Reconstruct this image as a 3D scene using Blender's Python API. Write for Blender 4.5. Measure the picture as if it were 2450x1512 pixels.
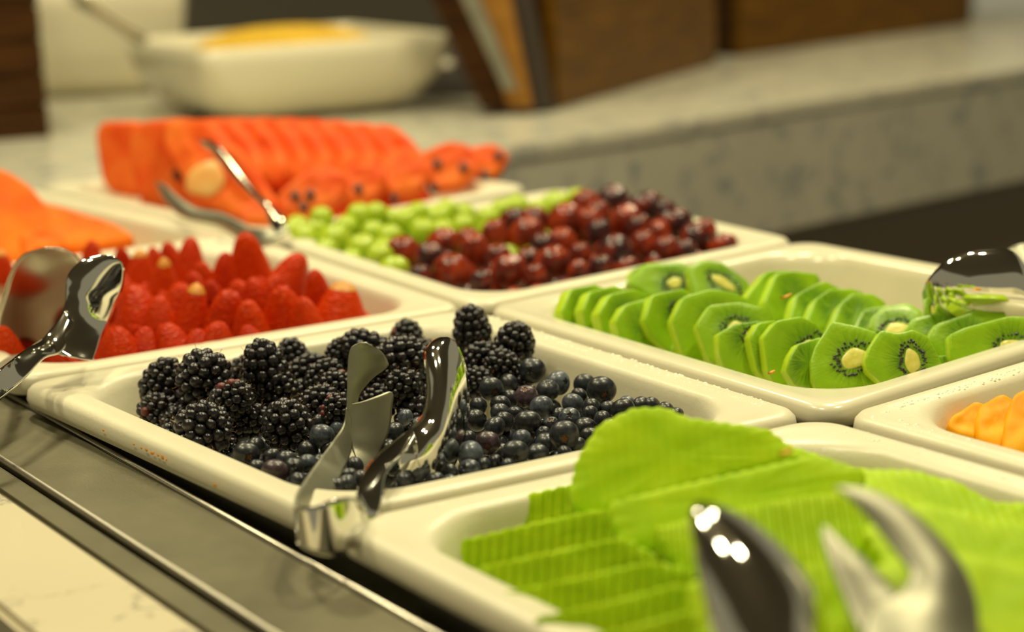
import bpy, bmesh, math, random
from mathutils import Vector, Matrix, noise
for o in list(bpy.data.objects): bpy.data.objects.remove(o)
SC = bpy.context.scene; COL = SC.collection
rnd = random.Random(7)
# ------------------------------------------------------------------ camera, world, lights, exposure
W, H, F = 2450.0, 1512.0, 4621.0
CAM = Vector((.969, -.3247, .237)); PITCH, ROLL, YAW = .2131, -.0405, -.995
FW = Vector((math.sin(YAW)*math.cos(PITCH), math.cos(YAW)*math.cos(PITCH), -math.sin(PITCH)))
_r = Vector((math.cos(YAW), -math.sin(YAW), 0)); _u = _r.cross(FW)
RT = _r*math.cos(ROLL) + _u*math.sin(ROLL); UP = _u*math.cos(ROLL) - _r*math.sin(ROLL)
cam = bpy.data.cameras.new('camera'); cam.sensor_width = 36; cam.lens = F/W*36
cam.clip_start = .02; cam.clip_end = 60
cam.dof.use_dof = True; cam.dof.focus_distance = .925; cam.dof.aperture_fstop = 5.4
co = bpy.data.objects.new('camera', cam); COL.objects.link(co)
co.matrix_world = Matrix(((RT.x, UP.x, -FW.x, CAM.x), (RT.y, UP.y, -FW.y, CAM.y), (RT.z, UP.z, -FW.z, CAM.z), (0, 0, 0, 1)))
SC.camera = co
SC.view_settings.view_transform = 'Standard'; SC.view_settings.look = 'None'
SC.view_settings.gamma = 1; SC.view_settings.use_curve_mapping = False
SC.view_settings.exposure = -0.14
wd = bpy.data.worlds.new('world'); SC.world = wd; wd.use_nodes = True
wd.node_tree.nodes['Background'].inputs[0].default_value = (1.0, .90, .58, 1)
wd.node_tree.nodes['Background'].inputs[1].default_value = .30
def area(name, loc, size, power, col=(1, .90, .56), target=(.1, .25, 0), sizey=None):
    l = bpy.data.lights.new(name, 'AREA'); l.size = size; l.energy = power; l.color = col
    l.shape = 'DISK' if not sizey else 'RECTANGLE'
    if sizey: l.size_y = sizey
    o = bpy.data.objects.new(name, l); COL.objects.link(o); o.location = loc
    o.rotation_euler = (Vector(target)-Vector(loc)).to_track_quat('-Z', 'Y').to_euler()
    return o
area('ceiling_lamp_light', (-.35, .9, 1.50), .16, 13)
area('ceiling_lamp_light', (.45, .75, 1.50), .16, 12.5)
area('ceiling_lamp_light', (.15, -.30, 1.50), .16, 10)
area('ceiling_lamp_light', (-1.2, .35, 1.50), .22, 13, target=(-1.1, .6, 0))
area('ceiling_lamp_light', (-1.0, 1.9, 1.50), .22, 15, target=(-1.0, 1.5, 0))
area('ceiling_lamp_light', (-.55, -.35, 1.50), .16, 9.5)
# ------------------------------------------------------------------ helpers
def at(px, py, d):                 # pixel + distance along the camera axis
    return CAM + FW*d + RT*((px-W/2)*d/F) - UP*((py-H/2)*d/F)
def atz(px, py, z=0.0):            # pixel on a horizontal plane
    v = FW*F + RT*(px-W/2) - UP*(py-H/2)
    return CAM + v*((z-CAM.z)/v.z)
def depth(p): return (p-CAM).dot(FW)
GR = Vector((_r.x, _r.y, 0)).normalized(); GB = Vector((-math.sin(YAW), -math.cos(YAW), 0))  # ground right, ground toward viewer
def nrm(a, b, c): return (GR*a + GB*b + Vector((0, 0, c))).normalized()
def tag(o, label=None, cat=None, group=None, kind=None):
    if label: o['label'] = label
    if cat: o['category'] = cat
    if group: o['group'] = group
    if kind: o['kind'] = kind
    return o
def mesh(name, verts, faces, mat, parent=None, smooth=True, loc=None, mw=None):
    me = bpy.data.meshes.new(name); me.from_pydata([tuple(v) for v in verts], [], faces); me.update()
    if smooth: me.polygons.foreach_set('use_smooth', [True]*len(me.polygons))
    me.materials.append(mat)
    o = bpy.data.objects.new(name, me); COL.objects.link(o)
    if parent: o.parent = parent
    if mw is not None: o.matrix_world = mw
    elif loc is not None: o.location = loc
    return o
def bmobj(name, bm, mat, parent=None, smooth=True):
    bmesh.ops.recalc_face_normals(bm, faces=bm.faces)
    me = bpy.data.meshes.new(name); bm.to_mesh(me); bm.free()
    if smooth: me.polygons.foreach_set('use_smooth', [True]*len(me.polygons))
    me.materials.append(mat)
    o = bpy.data.objects.new(name, me); COL.objects.link(o)
    if parent: o.parent = parent
    return o
def empty(name, loc=(0, 0, 0), rz=0):
    o = bpy.data.objects.new(name, None); COL.objects.link(o); o.location = loc; o.rotation_euler = (0, 0, rz)
    o.empty_display_size = .02; return o
def solid(o, t, bev=0, sub=0):
    m = o.modifiers.new('s', 'SOLIDIFY'); m.thickness = t; m.offset = 0
    if bev:
        b = o.modifiers.new('b', 'BEVEL'); b.width = bev; b.segments = 2; b.limit_method = 'ANGLE'
    return o
# ---- node materials
class NT:
    def __init__(s, name):
        s.m = bpy.data.materials.new(name); s.m.use_nodes = True; s.n = s.m.node_tree.nodes; s.l = s.m.node_tree.links
        s.b = s.n['Principled BSDF']
    def add(s, t, **k):
        n = s.n.new(t)
        for a, v in k.items(): setattr(n, a, v)
        return n
    def lk(s, a, b): s.l.new(a, b)
    def coord(s, which='Object', scale=None):
        tc = s.add('ShaderNodeTexCoord'); out = tc.outputs[which]
        if scale:
            mp = s.add('ShaderNodeMapping'); mp.inputs['Scale'].default_value = scale; s.lk(out, mp.inputs['Vector']); out = mp.outputs[0]
        return out
    def noise(s, vec, scale, detail=3, rough=.5, dist=0):
        n = s.add('ShaderNodeTexNoise'); n.inputs['Scale'].default_value = scale; n.inputs['Detail'].default_value = detail
        n.inputs['Roughness'].default_value = rough; n.inputs['Distortion'].default_value = dist; s.lk(vec, n.inputs['Vector']); return n.outputs[0]
    def ramp(s, fac, stops):
        r = s.add('ShaderNodeValToRGB'); e = r.color_ramp.elements
        while len(e) < len(stops): e.new(.5)
        for i, (p, c) in enumerate(stops): e[i].position = p; e[i].color = (*c, 1)
        s.lk(fac, r.inputs[0]); return r.outputs[0]
    def mix(s, fac, a, b):
        n = s.add('ShaderNodeMix', data_type='RGBA')
        if isinstance(fac, float): n.inputs[0].default_value = fac
        else: s.lk(fac, n.inputs[0])
        for v, i in ((a, 6), (b, 7)):
            if isinstance(v, tuple): n.inputs[i].default_value = (*v, 1)
            else: s.lk(v, n.inputs[i])
        return n.outputs[2]
    def math(s, op, a, b=None, c=None):
        n = s.add('ShaderNodeMath', operation=op)
        for i, v in enumerate((a, b, c)):
            if v is None: continue
            if isinstance(v, (int, float)): n.inputs[i].default_value = v
            else: s.lk(v, n.inputs[i])
        return n.outputs[0]
    def bump(s, h, strength, dist=.001):
        n = s.add('ShaderNodeBump'); n.inputs['Strength'].default_value = strength; n.inputs['Distance'].default_value = dist
        s.lk(h, n.inputs['Height']); s.lk(n.outputs[0], s.b.inputs['Normal'])
    def col(s, c):
        if isinstance(c, tuple): s.b.inputs['Base Color'].default_value = (*c, 1)
        else: s.lk(c, s.b.inputs['Base Color'])
    def set(s, **k):
        for a, v in k.items(): s.b.inputs[a.replace('_', ' ')].default_value = v
def simple(name, c, rough=.5, metal=0, sss=0, sssr=(.004, .003, .001), spec=.5, coat=0):
    t = NT(name); t.col(c); t.set(Roughness=rough, Metallic=metal)
    t.b.inputs['Specular IOR Level'].default_value = spec
    if sss:
        t.b.inputs['Subsurface Weight'].default_value = sss; t.b.inputs['Subsurface Radius'].default_value = (1, .8, .4)
        t.b.inputs['Subsurface Scale'].default_value = .004
    if coat: t.b.inputs['Coat Weight'].default_value = coat; t.b.inputs['Coat Roughness'].default_value = .1
    return t
def fruit(name, c1, c2, nscale=90, rough=.35, bump=.3, sss=.3, bscale=500, coat=.2, ssc=.004, stretch=None, spec=.5):
    t = NT(name); v = t.coord('Object', stretch)
    n = t.noise(v, nscale, 4); t.col(t.ramp(n, [(.35, c1), (.65, c2)]))
    t.set(Roughness=rough); t.bump(t.noise(v, bscale, 4), bump, .0006); t.b.inputs['Specular IOR Level'].default_value = spec
    t.b.inputs['Subsurface Weight'].default_value = sss; t.b.inputs['Subsurface Radius'].default_value = (1, .8, .35)
    t.b.inputs['Subsurface Scale'].default_value = ssc; t.b.inputs['Coat Weight'].default_value = coat; t.b.inputs['Coat Roughness'].default_value = .15
    return t
M = {}
def tray_mat(name, rough, bump):
    t = NT(name); v = t.coord('Object'); n = t.noise(v, 25, 3)
    t.col(t.ramp(n, [(.3, (.74, .69, .51)), (.7, (.78, .73, .545))])); t.set(Roughness=rough)
    t.bump(t.noise(v, 420, 3, .6), bump, .0006); return t.m
M['tray'] = tray_mat('textured_cream_melamine', .34, .22)
M['tray_smooth'] = tray_mat('smooth_cream_melamine', .2, .03)
M['droplet'] = simple('water_droplet', (.86, .83, .66), .22, spec=.6).m
t = NT('brushed_steel'); v = t.coord('Object', (1, 30, 1)); n = t.noise(t.coord('Object'), 14, 5, .6); n2 = t.noise(t.coord('Object'), 700, 2)
t.col(t.ramp(n, [(.3, (.15, .135, .085)), (.7, (.22, .20, .13))])); t.set(Metallic=.75, Roughness=.45)
t.bump(n2, .25, .0005); M['steel'] = t.m
t = NT('worn_steel_edge'); t.col((.62, .58, .48)); t.set(Metallic=.9, Roughness=.25); M['steel_edge'] = t.m
t = NT('dull_ridge'); t.col((.34, .31, .25)); t.set(Metallic=.8, Roughness=.4); M['ridge'] = t.m
t = NT('polished_steel'); t.col((.72, .71, .66)); t.set(Metallic=1, Roughness=.07); M['chrome'] = t.m
t = NT('smeared_steel'); t.col((.50, .46, .38)); t.set(Metallic=1, Roughness=.16); M['chrome_soft'] = t.m
t = NT('satin_steel'); v = t.coord('Object'); t.col(t.ramp(t.noise(v, 60, 3), [(.3, (.30, .29, .22)), (.7, (.38, .37, .28))])); t.set(Metallic=.9, Roughness=.46)
t.bump(t.noise(v, 900, 2), .12, .0003); M['satin'] = t.m
M['dark_steel'] = simple('dark_steel_well', (.14, .13, .10), .45, .6).m
def marble(name, base, base2, vein, vs, th, rough=.25):
    t = NT(name); v = t.coord('Object'); n = t.noise(v, vs, 6, .6, .8); n2 = t.noise(v, 3, 3)
    w = t.math('ABSOLUTE', t.math('SUBTRACT', n, .5))
    patch = t.math('GREATER_THAN', n2, .42)
    vm = t.math('MULTIPLY', t.ramp(w, [(0, (1, 1, 1)), (th, (0, 0, 0))]), t.ramp(t.noise(v, vs*.6, 3), [(.47, (0, 0, 0)), (.60, (1, 1, 1))]))
    t.col(t.mix(vm, t.ramp(n2, [(.3, base), (.7, base2)]), vein)); t.set(Roughness=rough); return t.m
M['marble'] = marble('cream_marble', (.68, .60, .42), (.74, .66, .47), (.38, .34, .27), 14, .016, .2)
def blotch():
    t = NT('speckled_quartz'); v = t.coord('Object'); n = t.noise(v, 26, 5, .6, .4); n2 = t.noise(v, 90, 4)
    a = t.ramp(n, [(.53, (0, 0, 0)), (.62, (1, 1, 1))])
    t.col(t.mix(t.math('MULTIPLY', a, t.ramp(n2, [(.35, (.2, .2, .2)), (.6, (.9, .9, .9))])), t.ramp(t.noise(v, 5, 2), [(.3, (.56, .53, .42)), (.7, (.62, .58, .46))]), (.26, .27, .29)))
    t.set(Roughness=.25); return t.m
M['quartz'] = blotch()
def wood(name, c1, c2, rough=.4, sc=(3, 3, 40)):
    t = NT(name); v = t.coord('Object', sc); n = t.noise(v, 3, 5, .6, .6)
    t.col(t.ramp(n, [(.3, c1), (.7, c2)])); t.set(Roughness=rough); t.b.inputs['Specular IOR Level'].default_value = .15; t.bump(n, .2, .001); return t.m
M['wood_dark'] = wood('dark_stained_wood', (.022, .009, .002), (.085, .032, .006))
M['wood'] = wood('amber_stained_wood', (.060, .026, .001), (.20, .085, .003))
M['wood_orange'] = wood('orange_wood_edge', (.25, .11, .02), (.36, .17, .03))
M['wood_and_shade'] = simple('shadow_brown_board', (.035, .022, .012), .5).m  # dark board colour, also used for the sheet standing in for shadow
M['cabinet'] = simple('dark_cabinet', (.24, .19, .12), .5).m
M['floor'] = simple('floor_tiles', (.12, .10, .08), .4).m
M['ceiling'] = simple('ceiling_paint', (.28, .25, .20), .7).m
M['wall'] = simple('wall_paint', (.34, .30, .22), .6).m
M['porcelain'] = simple('cream_porcelain', (.80, .74, .55), .18, coat=.4).m
M['grain'] = fruit('golden_grain', (.62, .36, .012), (.85, .56, .04), 160, .7, .3, .1).m
# fruit skins
t = fruit('blackberry_skin', (.006, .006, .008), (.020, .014, .018), 220, .27, .35, 0, 1500, .25); M['black'] = t.m
t = fruit('red_drupelet_skin', (.09, .010, .008), (.20, .025, .012), 200, .22, .3, .2, 1500, .3); M['blackred'] = t.m
M['core_dark'] = simple('berry_core', (.006, .004, .006), .6).m
M['hair'] = simple('amber_style', (.55, .28, .04), .4).m
M['pith'] = simple('pale_green_pith', (.50, .52, .12), .4, sss=.2).m
def blue(name, a, b, lo, hi):
    t = NT(name); v = t.coord('Object'); n = t.noise(v, 1.8, 6, .65, .5)
    oi = t.add('ShaderNodeObjectInfo'); f = t.math('ADD', n, t.math('MULTIPLY', t.math('SUBTRACT', oi.outputs['Random'], .5), .22))
    t.col(t.ramp(f, [(lo, a), (hi, b)])); t.set(Roughness=.38); t.bump(t.noise(v, 12, 3), .12, .0004)
    t.b.inputs['Coat Weight'].default_value = .25; t.b.inputs['Coat Roughness'].default_value = .2; return t.m
M['blue'] = blue('blueberry_skin', (.007, .008, .011), (.048, .058, .080), .42, .86)
M['bloom'] = blue('dusty_blueberry_skin', (.018, .022, .034), (.13, .16, .21), .35, .75)
M['purple'] = blue('purple_blueberry_skin', (.030, .015, .022), (.14, .09, .12), .35, .8)
M['scar'] = fruit('rusty_crown', (.12, .03, .004), (.45, .17, .02), 900, .7, .6, 0).m
M['scar_dark'] = simple('dark_crown', (.008, .006, .006), .7).m
def straw():
    t = NT('strawberry_skin'); v = t.coord('Object'); g = t.coord('Generated')
    vo = t.add('ShaderNodeTexVoronoi'); vo.inputs['Scale'].default_value = 8.5; t.lk(v, vo.inputs['Vector'])
    oi = t.add('ShaderNodeObjectInfo'); rr = oi.outputs['Random']
    base = t.mix(t.noise(v, 1.6, 3), (.34, .010, .0), (.60, .034, .001))
    base = t.mix(t.math('MULTIPLY', rr, .5), base, (.70, .060, .002))
    seed = t.ramp(vo.outputs['Distance'], [(.13, (1, 1, 1)), (.24, (0, 0, 0))])
    t.col(t.mix(t.math('MULTIPLY', seed, .6), base, (.80, .20, .02))); t.set(Roughness=.36)
    t.bump(vo.outputs['Distance'], .6, .0012)
    t.b.inputs['Subsurface Weight'].default_value = .15; t.b.inputs['Subsurface Scale'].default_value = .003
    t.b.inputs['Specular IOR Level'].default_value = .12; return t.m
M['straw'] = straw()
M['straw_tip'] = fruit('unripe_yellow_tip', (.72, .20, .01), (.70, .38, .03), 200, .35, .3, .2).m
def redgrape():
    t = NT('red_grape_skin'); v = t.coord('Object'); oi = t.add('ShaderNodeObjectInfo')
    f = t.math('ADD', t.noise(v, .9, 3), t.math('MULTIPLY', t.math('SUBTRACT', oi.outputs['Random'], .5), .30))
    c = t.ramp(f, [(.32, (.035, .012, .014)), (.50, (.16, .014, .003)), (.68, (.34, .036, .005))])
    b = t.ramp(t.noise(v, 1.8, 5, .7), [(.5, (0, 0, 0)), (.8, (.14, .14, .14))])
    t.col(t.mix(b, c, (.30, .20, .20))); t.set(Roughness=.26)
    t.b.inputs['Coat Weight'].default_value = .12; t.b.inputs['Coat Roughness'].default_value = .1; t.b.inputs['Specular IOR Level'].default_value = .4; return t.m
M['redgrape'] = redgrape()
M['greengrape'] = fruit('green_grape_skin', (.36, .52, .018), (.50, .62, .035), 50, .3, .05, .25, 600, .15, .004).m
M['grape_stem'] = simple('grape_scar', (.45, .20, .05), .6).m
def kiwi():
    t = NT('kiwi_flesh'); v = t.coord('Object')
    sp = t.add('ShaderNodeSeparateXYZ'); t.lk(v, sp.inputs[0]); x, y, z = sp.outputs
    r = t.math('SQRT', t.math('ADD', t.math('MULTIPLY', x, x), t.math('MULTIPLY', y, y)))
    a = t.math('ARCTAN2', y, x); cb = t.add('ShaderNodeCombineXYZ'); t.lk(t.math('MULTIPLY', a, 9.0), cb.inputs[0]); t.lk(t.math('MULTIPLY', r, 60.0), cb.inputs[1])
    st = t.noise(cb.outputs[0], 1.6, 4, .6)
    dark = t.ramp(t.math('MULTIPLY', r, 60.0), [(.0, (.8, .8, .8)), (.45, (.95, .95, .95)), (.80, (.35, .35, .35)), (1.0, (.05, .05, .05))])
    k = t.math('MULTIPLY', dark, t.ramp(st, [(.42, (1, 1, 1)), (.60, (.2, .2, .2))]))
    face = t.math('GREATER_THAN', z, -.0012)
    base = t.mix(t.noise(v, 80, 4), (.24, .47, .005), (.38, .60, .012))
    side = t.mix(t.noise(v, 120, 3), (.42, .64, .012), (.56, .74, .03))
    t.col(t.mix(face, side, t.mix(k, base, (.07, .20, .003)))); t.set(Roughness=.33)
    t.bump(t.math('ADD', t.math('MULTIPLY', st, t.math('MULTIPLY', face, 1.0)), t.noise(v, 500, 4)), .35, .0006)
    t.b.inputs['Subsurface Weight'].default_value = .3; t.b.inputs['Subsurface Scale'].default_value = .004; t.b.inputs['Subsurface Radius'].default_value = (.8, 1, .2)
    t.b.inputs['Coat Weight'].default_value = .12; t.b.inputs['Coat Roughness'].default_value = .15; return t.m
M['kiwi'] = kiwi()
M['kiwi_core'] = fruit('kiwi_core', (.74, .68, .11), (.84, .78, .20), 300, .4, .4, .3, 900, .3).m
M['seed'] = simple('black_seed', (.012, .008, .006), .25, coat=.5).m
M['melon_seed'] = simple('melon_seed', (.02, .008, .006), .3).m
M['water'] = fruit('watermelon_flesh', (.76, .070, .005), (.90, .20, .028), 22, .5, .4, .08, 350, 0, .004, spec=.2).m
M['rind'] = fruit('watermelon_rind', (.86, .42, .12), (.84, .54, .18), 40, .4, .2, .3).m
def honey(name, bs, wb):
    t = NT(name); v = t.coord('Object')
    w = t.add('ShaderNodeTexWave'); w.inputs['Scale'].default_value = 78; w.inputs['Distortion'].default_value = .6; w.bands_direction = 'X'; t.lk(v, w.inputs['Vector'])
    sp = t.add('ShaderNodeSeparateXYZ'); t.lk(v, sp.inputs[0])
    n = t.noise(v, 40, 3)
    t.col(t.ramp(n, [(.3, (.38, .62, .002)), (.7, (.54, .74, .006))]))
    t.set(Roughness=.5); t.bump(t.math('ADD', w.outputs[1], n), bs, wb); t.b.inputs['Specular IOR Level'].default_value = .2
    t.b.inputs['Subsurface Weight'].default_value = .15; t.b.inputs['Subsurface Scale'].default_value = .005; t.b.inputs['Subsurface Radius'].default_value = (.8, 1, .2)
    return t.m
M['honey'] = honey('honeydew_flesh', .25, .0008); M['honey_fluted'] = honey('crinkle_cut_honeydew', .8, .0016)
M['papaya'] = fruit('papaya_flesh', (.84, .11, .001), (.90, .21, .003), 18, .5, .2, .05, 200, 0, .004, spec=.15).m
M['cantaloupe'] = fruit('cantaloupe_flesh', (.92, .34, .003), (.97, .46, .008), 30, .5, .2, .05, 200, 0, .004, spec=.2).m
M['crumb'] = simple('orange_crumb', (.85, .38, .03), .5).m
M['lamp'] = NT('lamp_diffuser').m
_b = M['lamp'].node_tree.nodes['Principled BSDF']; _b.inputs['Emission Color'].default_value = (1, .92, .72, 1); _b.inputs['Emission Strength'].default_value = 14
# ------------------------------------------------------------------ box helper
def box(name, lo, hi, mat, parent=None, bev=.002, rot=0, loc=(0, 0, 0)):
    bm = bmesh.new(); bmesh.ops.create_cube(bm, size=1)
    s = [hi[i]-lo[i] for i in range(3)]; c = [(hi[i]+lo[i])/2 for i in range(3)]
    for v in bm.verts: v.co = Vector((v.co.x*s[0]+c[0], v.co.y*s[1]+c[1], v.co.z*s[2]+c[2]))
    if bev: bmesh.ops.bevel(bm, geom=list(bm.edges), offset=bev, segments=2, affect='EDGES')
    o = bmobj(name, bm, mat, parent, smooth=False)
    o.location = loc; o.rotation_euler = (0, 0, rot); return o
def prism(name, pts, z0, z1, mat, parent=None, bev=.003):
    bm = bmesh.new(); vs = [bm.verts.new((x, y, z0)) for x, y in pts]; f = bm.faces.new(vs)
    r = bmesh.ops.extrude_face_region(bm, geom=[f]); 
    for e in r['geom']:
        if isinstance(e, bmesh.types.BMVert): e.co.z = z1
    if bev: bmesh.ops.bevel(bm, geom=[e for e in bm.edges], offset=bev, segments=2, affect='EDGES')
    return bmobj(name, bm, mat, parent, smooth=False)
# ------------------------------------------------------------------ setting
LZ = -.03
tag(box('floor', (-6, -3, -.95), (3, 6, -.93), M['floor'], bev=0), kind='structure')
tag(box('ceiling', (-6, -3, 1.56), (3, 6, 1.60), M['ceiling'], bev=0), kind='structure')
tag(box('wall_back', (-5.1, -3, -.93), (-5.0, 6, 1.56), M['wall'], bev=0), kind='structure')
for i, (x, y, tx) in enumerate([(-.35, .9, 'above the grapes'), (.45, .75, 'above the kiwi tray'), (.15, -.30, 'above the near counter edge'), (-1.2, .35, 'above the granola bowl'), (-1.0, 1.9, 'above the far ledge'), (-.55, -.35, 'above the papaya tray')]):
    e = empty('ceiling_lamp', (x, y, 1.55)); tag(e, 'round recessed ceiling lamp '+tx, 'ceiling lamp', 'ceiling lamps over the buffet')
    bm = bmesh.new(); bmesh.ops.create_cone(bm, cap_ends=False, segments=32, radius1=.12, radius2=.105, depth=.02)
    o = bmobj('trim_ring', bm, M['porcelain'], e); solid(o, .004)
# back ledge
edge = [(-.78, .0), (-.775, .2), (-.785, .55), (-.795, .82), (-.815, 1.02), (-.875, 1.31), (-.94, 1.80), (-1.02, 2.6), (-1.08, 3.6)]
led = empty('back_counter', (-1.2, .8, LZ)); tag(led, 'raised speckled stone counter ledge behind the fruit trays', 'counter')
def lp(pts): return [(x+1.2, y-.8) for x, y in pts]
top = prism('countertop', lp(edge + [(-1.75, 3.6), (-1.95, 1.2), (-1.95, 0)]), -.018, 0, M['quartz'], led, .003)
apr = prism('apron', lp([(x-.003, y) for x, y in edge] + [(x-.04, y) for x, y in edge[::-1]]), -.162, -.0182, M['quartz'], led, .002)
prism('cabinet_base', lp([(x-.10, y) for x, y in edge] + [(-1.70, 3.6), (-1.90, 1.2), (-1.90, 0)]), -.90, -.164, M['cabinet'], led, .003)
# near counter with steel well
nc = empty('serving_counter', (.1, -.3, -.2)); tag(nc, 'cream veined marble serving counter along the front of the trays', 'counter')
o = box('marble_top', (-.66, -.115, -.045), (1.2, -.062, -.017), M['marble'], bev=.003); o.parent = nc; o.location = (-.1, .3, .2)
o = box('counter_front', (-.66, -.105, -.9), (1.2, -.066, -.0455), M['cabinet'], bev=.003); o.parent = nc; o.location = (-.1, .3, .2)
wl = empty('steel_well', (0, 0, -.05)); tag(wl, 'stainless steel well frame that holds the fruit trays', 'steel frame')
def wbox(n, lo, hi, m, bev=.001):
    o = box(n, lo, hi, m, wl, bev); o.location = (0, 0, .05); return o
wbox('front_rail', (-.765, -.0615, -.040), (.9, -.046, -.019), M['steel'], .002)
wbox('flat_band', (-.765, -.0455, -.030), (.9, -.001, -.0165), M['steel'], .0015)
bm = bmesh.new(); bmesh.ops.create_cone(bm, cap_ends=True, segments=16, radius1=.0016, radius2=.0016, depth=1.53, matrix=Matrix.Translation((0, -.0455, .0335)) @ Matrix.Rotation(math.pi/2, 4, 'Y'))
bmobj('ridge', bm, M['ridge'], wl)
bm = bmesh.new(); bmesh.ops.create_cone(bm, cap_ends=True, segments=12, radius1=.0013, radius2=.0013, depth=1.53, matrix=Matrix.Translation((0, .0, .0335)) @ Matrix.Rotation(math.pi/2, 4, 'Y'))
bmobj('inner_lip', bm, M['steel_edge'], wl)
wbox('well_wall', (-.765, .001, -.13), (.9, .0045, -.018), M['dark_steel'])
wbox('well_floor', (-.75, .001, -.135), (.9, .56, -.131), M['dark_steel'])
# ------------------------------------------------------------------ trays
TR = {'A': [(.002, -.010), (.0105, .268), (.323, .259), (.311, .006)],
      'S': [(-.335, .002), (-.315, .286), (.0065, .270), (-.002, -.008)],
      'G': [(-.315, .291), (-.343, .583), (-.020, .557), (.009, .2735)],
      'W': [(-.715, .262), (-.745, .535), (-.372, .572), (-.319, .291)],
      'P': [(-.70, .003), (-.707, .257), (-.320, .286), (-.340, .003)],
      'K': [(.013, .2735), (-.016, .557), (.285, .560), (.327, .2645)],
      'H': [(.317, .006), (.327, .258), (.66, .262), (.64, .006)],
      'C': [(.3305, .2645), (.300, .545), (.62, .545), (.66, .2665)]}
def bil(q, u, v):
    a, b, c, d = [Vector((x, y)) for x, y in q]     # a=(0,0) b=(0,1) c=(1,1) d=(1,0)
    return a*(1-u)*(1-v) + b*(1-u)*v + c*u*v + d*u*(1-v)
def uv_in(q, p):                                    # inverse of bil
    u = v = .5
    for _ in range(12):
        P = bil(q, u, v); e = Vector((p.x, p.y)) - P; h = 1e-3
        du = (bil(q, u+h, v)-P)/h; dv = (bil(q, u, v+h)-P)/h
        D = du.x*dv.y-du.y*dv.x; u += (e.x*dv.y-e.y*dv.x)/D; v += (du.x*e.y-du.y*e.x)/D
    return u, v
def tray(key, label, mat, ins=.019):
    q = TR[key]; L = .5*((Vector(q[3])-Vector(q[0])).length+(Vector(q[2])-Vector(q[1])).length)
    B = .5*((Vector(q[1])-Vector(q[0])).length+(Vector(q[2])-Vector(q[3])).length)
    gap = .0012; n = 10
    prof = [(.030, .030, -.075), (.024, .03, -.072), (.014, .03, -.013), (.0045, .020, -.0105), (.0018, .018, -.0115), (.0006, .017, -.0105), (0, .016, -.0075),
            (.0006, .016, -.0030), (.0022, .016, -.0008), (.0045, .018, 0), (.0085, .02, .0001), (.0100, .021, -.0003), (ins-.004, .036, -.0005), (ins-.0015, .040, -.0014), (ins, .043, -.0035),
            (ins+.0015, .044, -.008), (ins+.006, .043, -.030), (ins+.010, .042, -.055), (ins+.015, .038, -.0625), (ins+.022, .032, -.065)]
    V = []; F = []
    c0 = bil(q, .5, .5)
    for (i, r, z) in prof:
        i += gap; pts = []
        for (cx, cy, a0) in ((L-i-r, B-i-r, 0), (i+r, B-i-r, 90), (i+r, i+r, 180), (L-i-r, i+r, 270)):
            for k in range(n+1):
                a = math.radians(a0+90*k/n); pts.append((cx+r*math.cos(a), cy+r*math.sin(a)))
        for x, y in pts:
            p = bil(q, x/L, y/B); V.append((p.x-c0.x, p.y-c0.y, z))
    N = 4*(n+1)
    for k in range(len(prof)-1):
        for j in range(N): F.append((k*N+j, k*N+(j+1) % N, (k+1)*N+(j+1) % N, (k+1)*N+j))
    F.append(tuple((len(prof)-1)*N+j for j in range(N)))
    o = mesh('food_tray', V, F, mat, loc=(c0.x, c0.y, 0))
    return tag(o, label, 'tray', 'rectangular fruit trays')
TO = {}
TO['A'] = tray('A', 'cream melamine tray in sharp focus holding blackberries and blueberries', M['tray'])
TO['S'] = tray('S', 'cream melamine tray holding the heap of strawberries', M['tray'])
TO['G'] = tray('G', 'cream melamine tray holding green and red grapes', M['tray'])
TO['W'] = tray('W', 'cream melamine tray holding the watermelon slices', M['tray'])
TO['P'] = tray('P', 'cream melamine tray with orange papaya at the left edge', M['tray'])
TO['K'] = tray('K', 'smooth glossy cream tray holding the kiwi slices', M['tray_smooth'])
TO['H'] = tray('H', 'nearest cream tray holding green honeydew slices', M['tray'])
TO['C'] = tray('C', 'cream tray at the right edge holding yellow-orange cantaloupe', M['tray'])
def droplets(key, n, region, seed):
    rr = random.Random(seed); q = TR[key]; c0 = bil(q, .5, .5); V = []; Fc = []
    for _ in range(n):
        u = rr.uniform(*region[0]); v = rr.uniform(*region[1]); p = bil(q, u, v)-c0; r = rr.uniform(.0004, .0012)*rr.choice((.7, 1, 1.3)); b = len(V)
        zz = -.0006
        for ring, (k, hh) in enumerate(((1, 0), (.75, .45), (.35, .62))):
            for j in range(8): a = j*math.pi/4; V.append((p.x+r*k*math.cos(a), p.y+r*k*math.sin(a), zz+hh*r))
        V.append((p.x, p.y, zz+.66*r))
        for k in range(2):
            for j in range(8): Fc.append((b+k*8+j, b+k*8+(j+1) % 8, b+k*8+8+(j+1) % 8, b+k*8+8+j))
        for j in range(8): Fc.append((b+16+j, b+16+(j+1) % 8, b+24))
    o = mesh('water_droplets', V, Fc, M['droplet'], TO[key]); tag(o, kind='stuff')
droplets('A', 420, ((.1, .93), (.955, .985)), 1); droplets('H', 200, ((.02, .035), (.1, .8)), 2); droplets('C', 260, ((.03, .05), (.03, .8)), 3); droplets('C', 220, ((.03, .9), (.02, .05)), 4); droplets('H', 160, ((.05, .6), (.95, .98)), 5)
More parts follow.
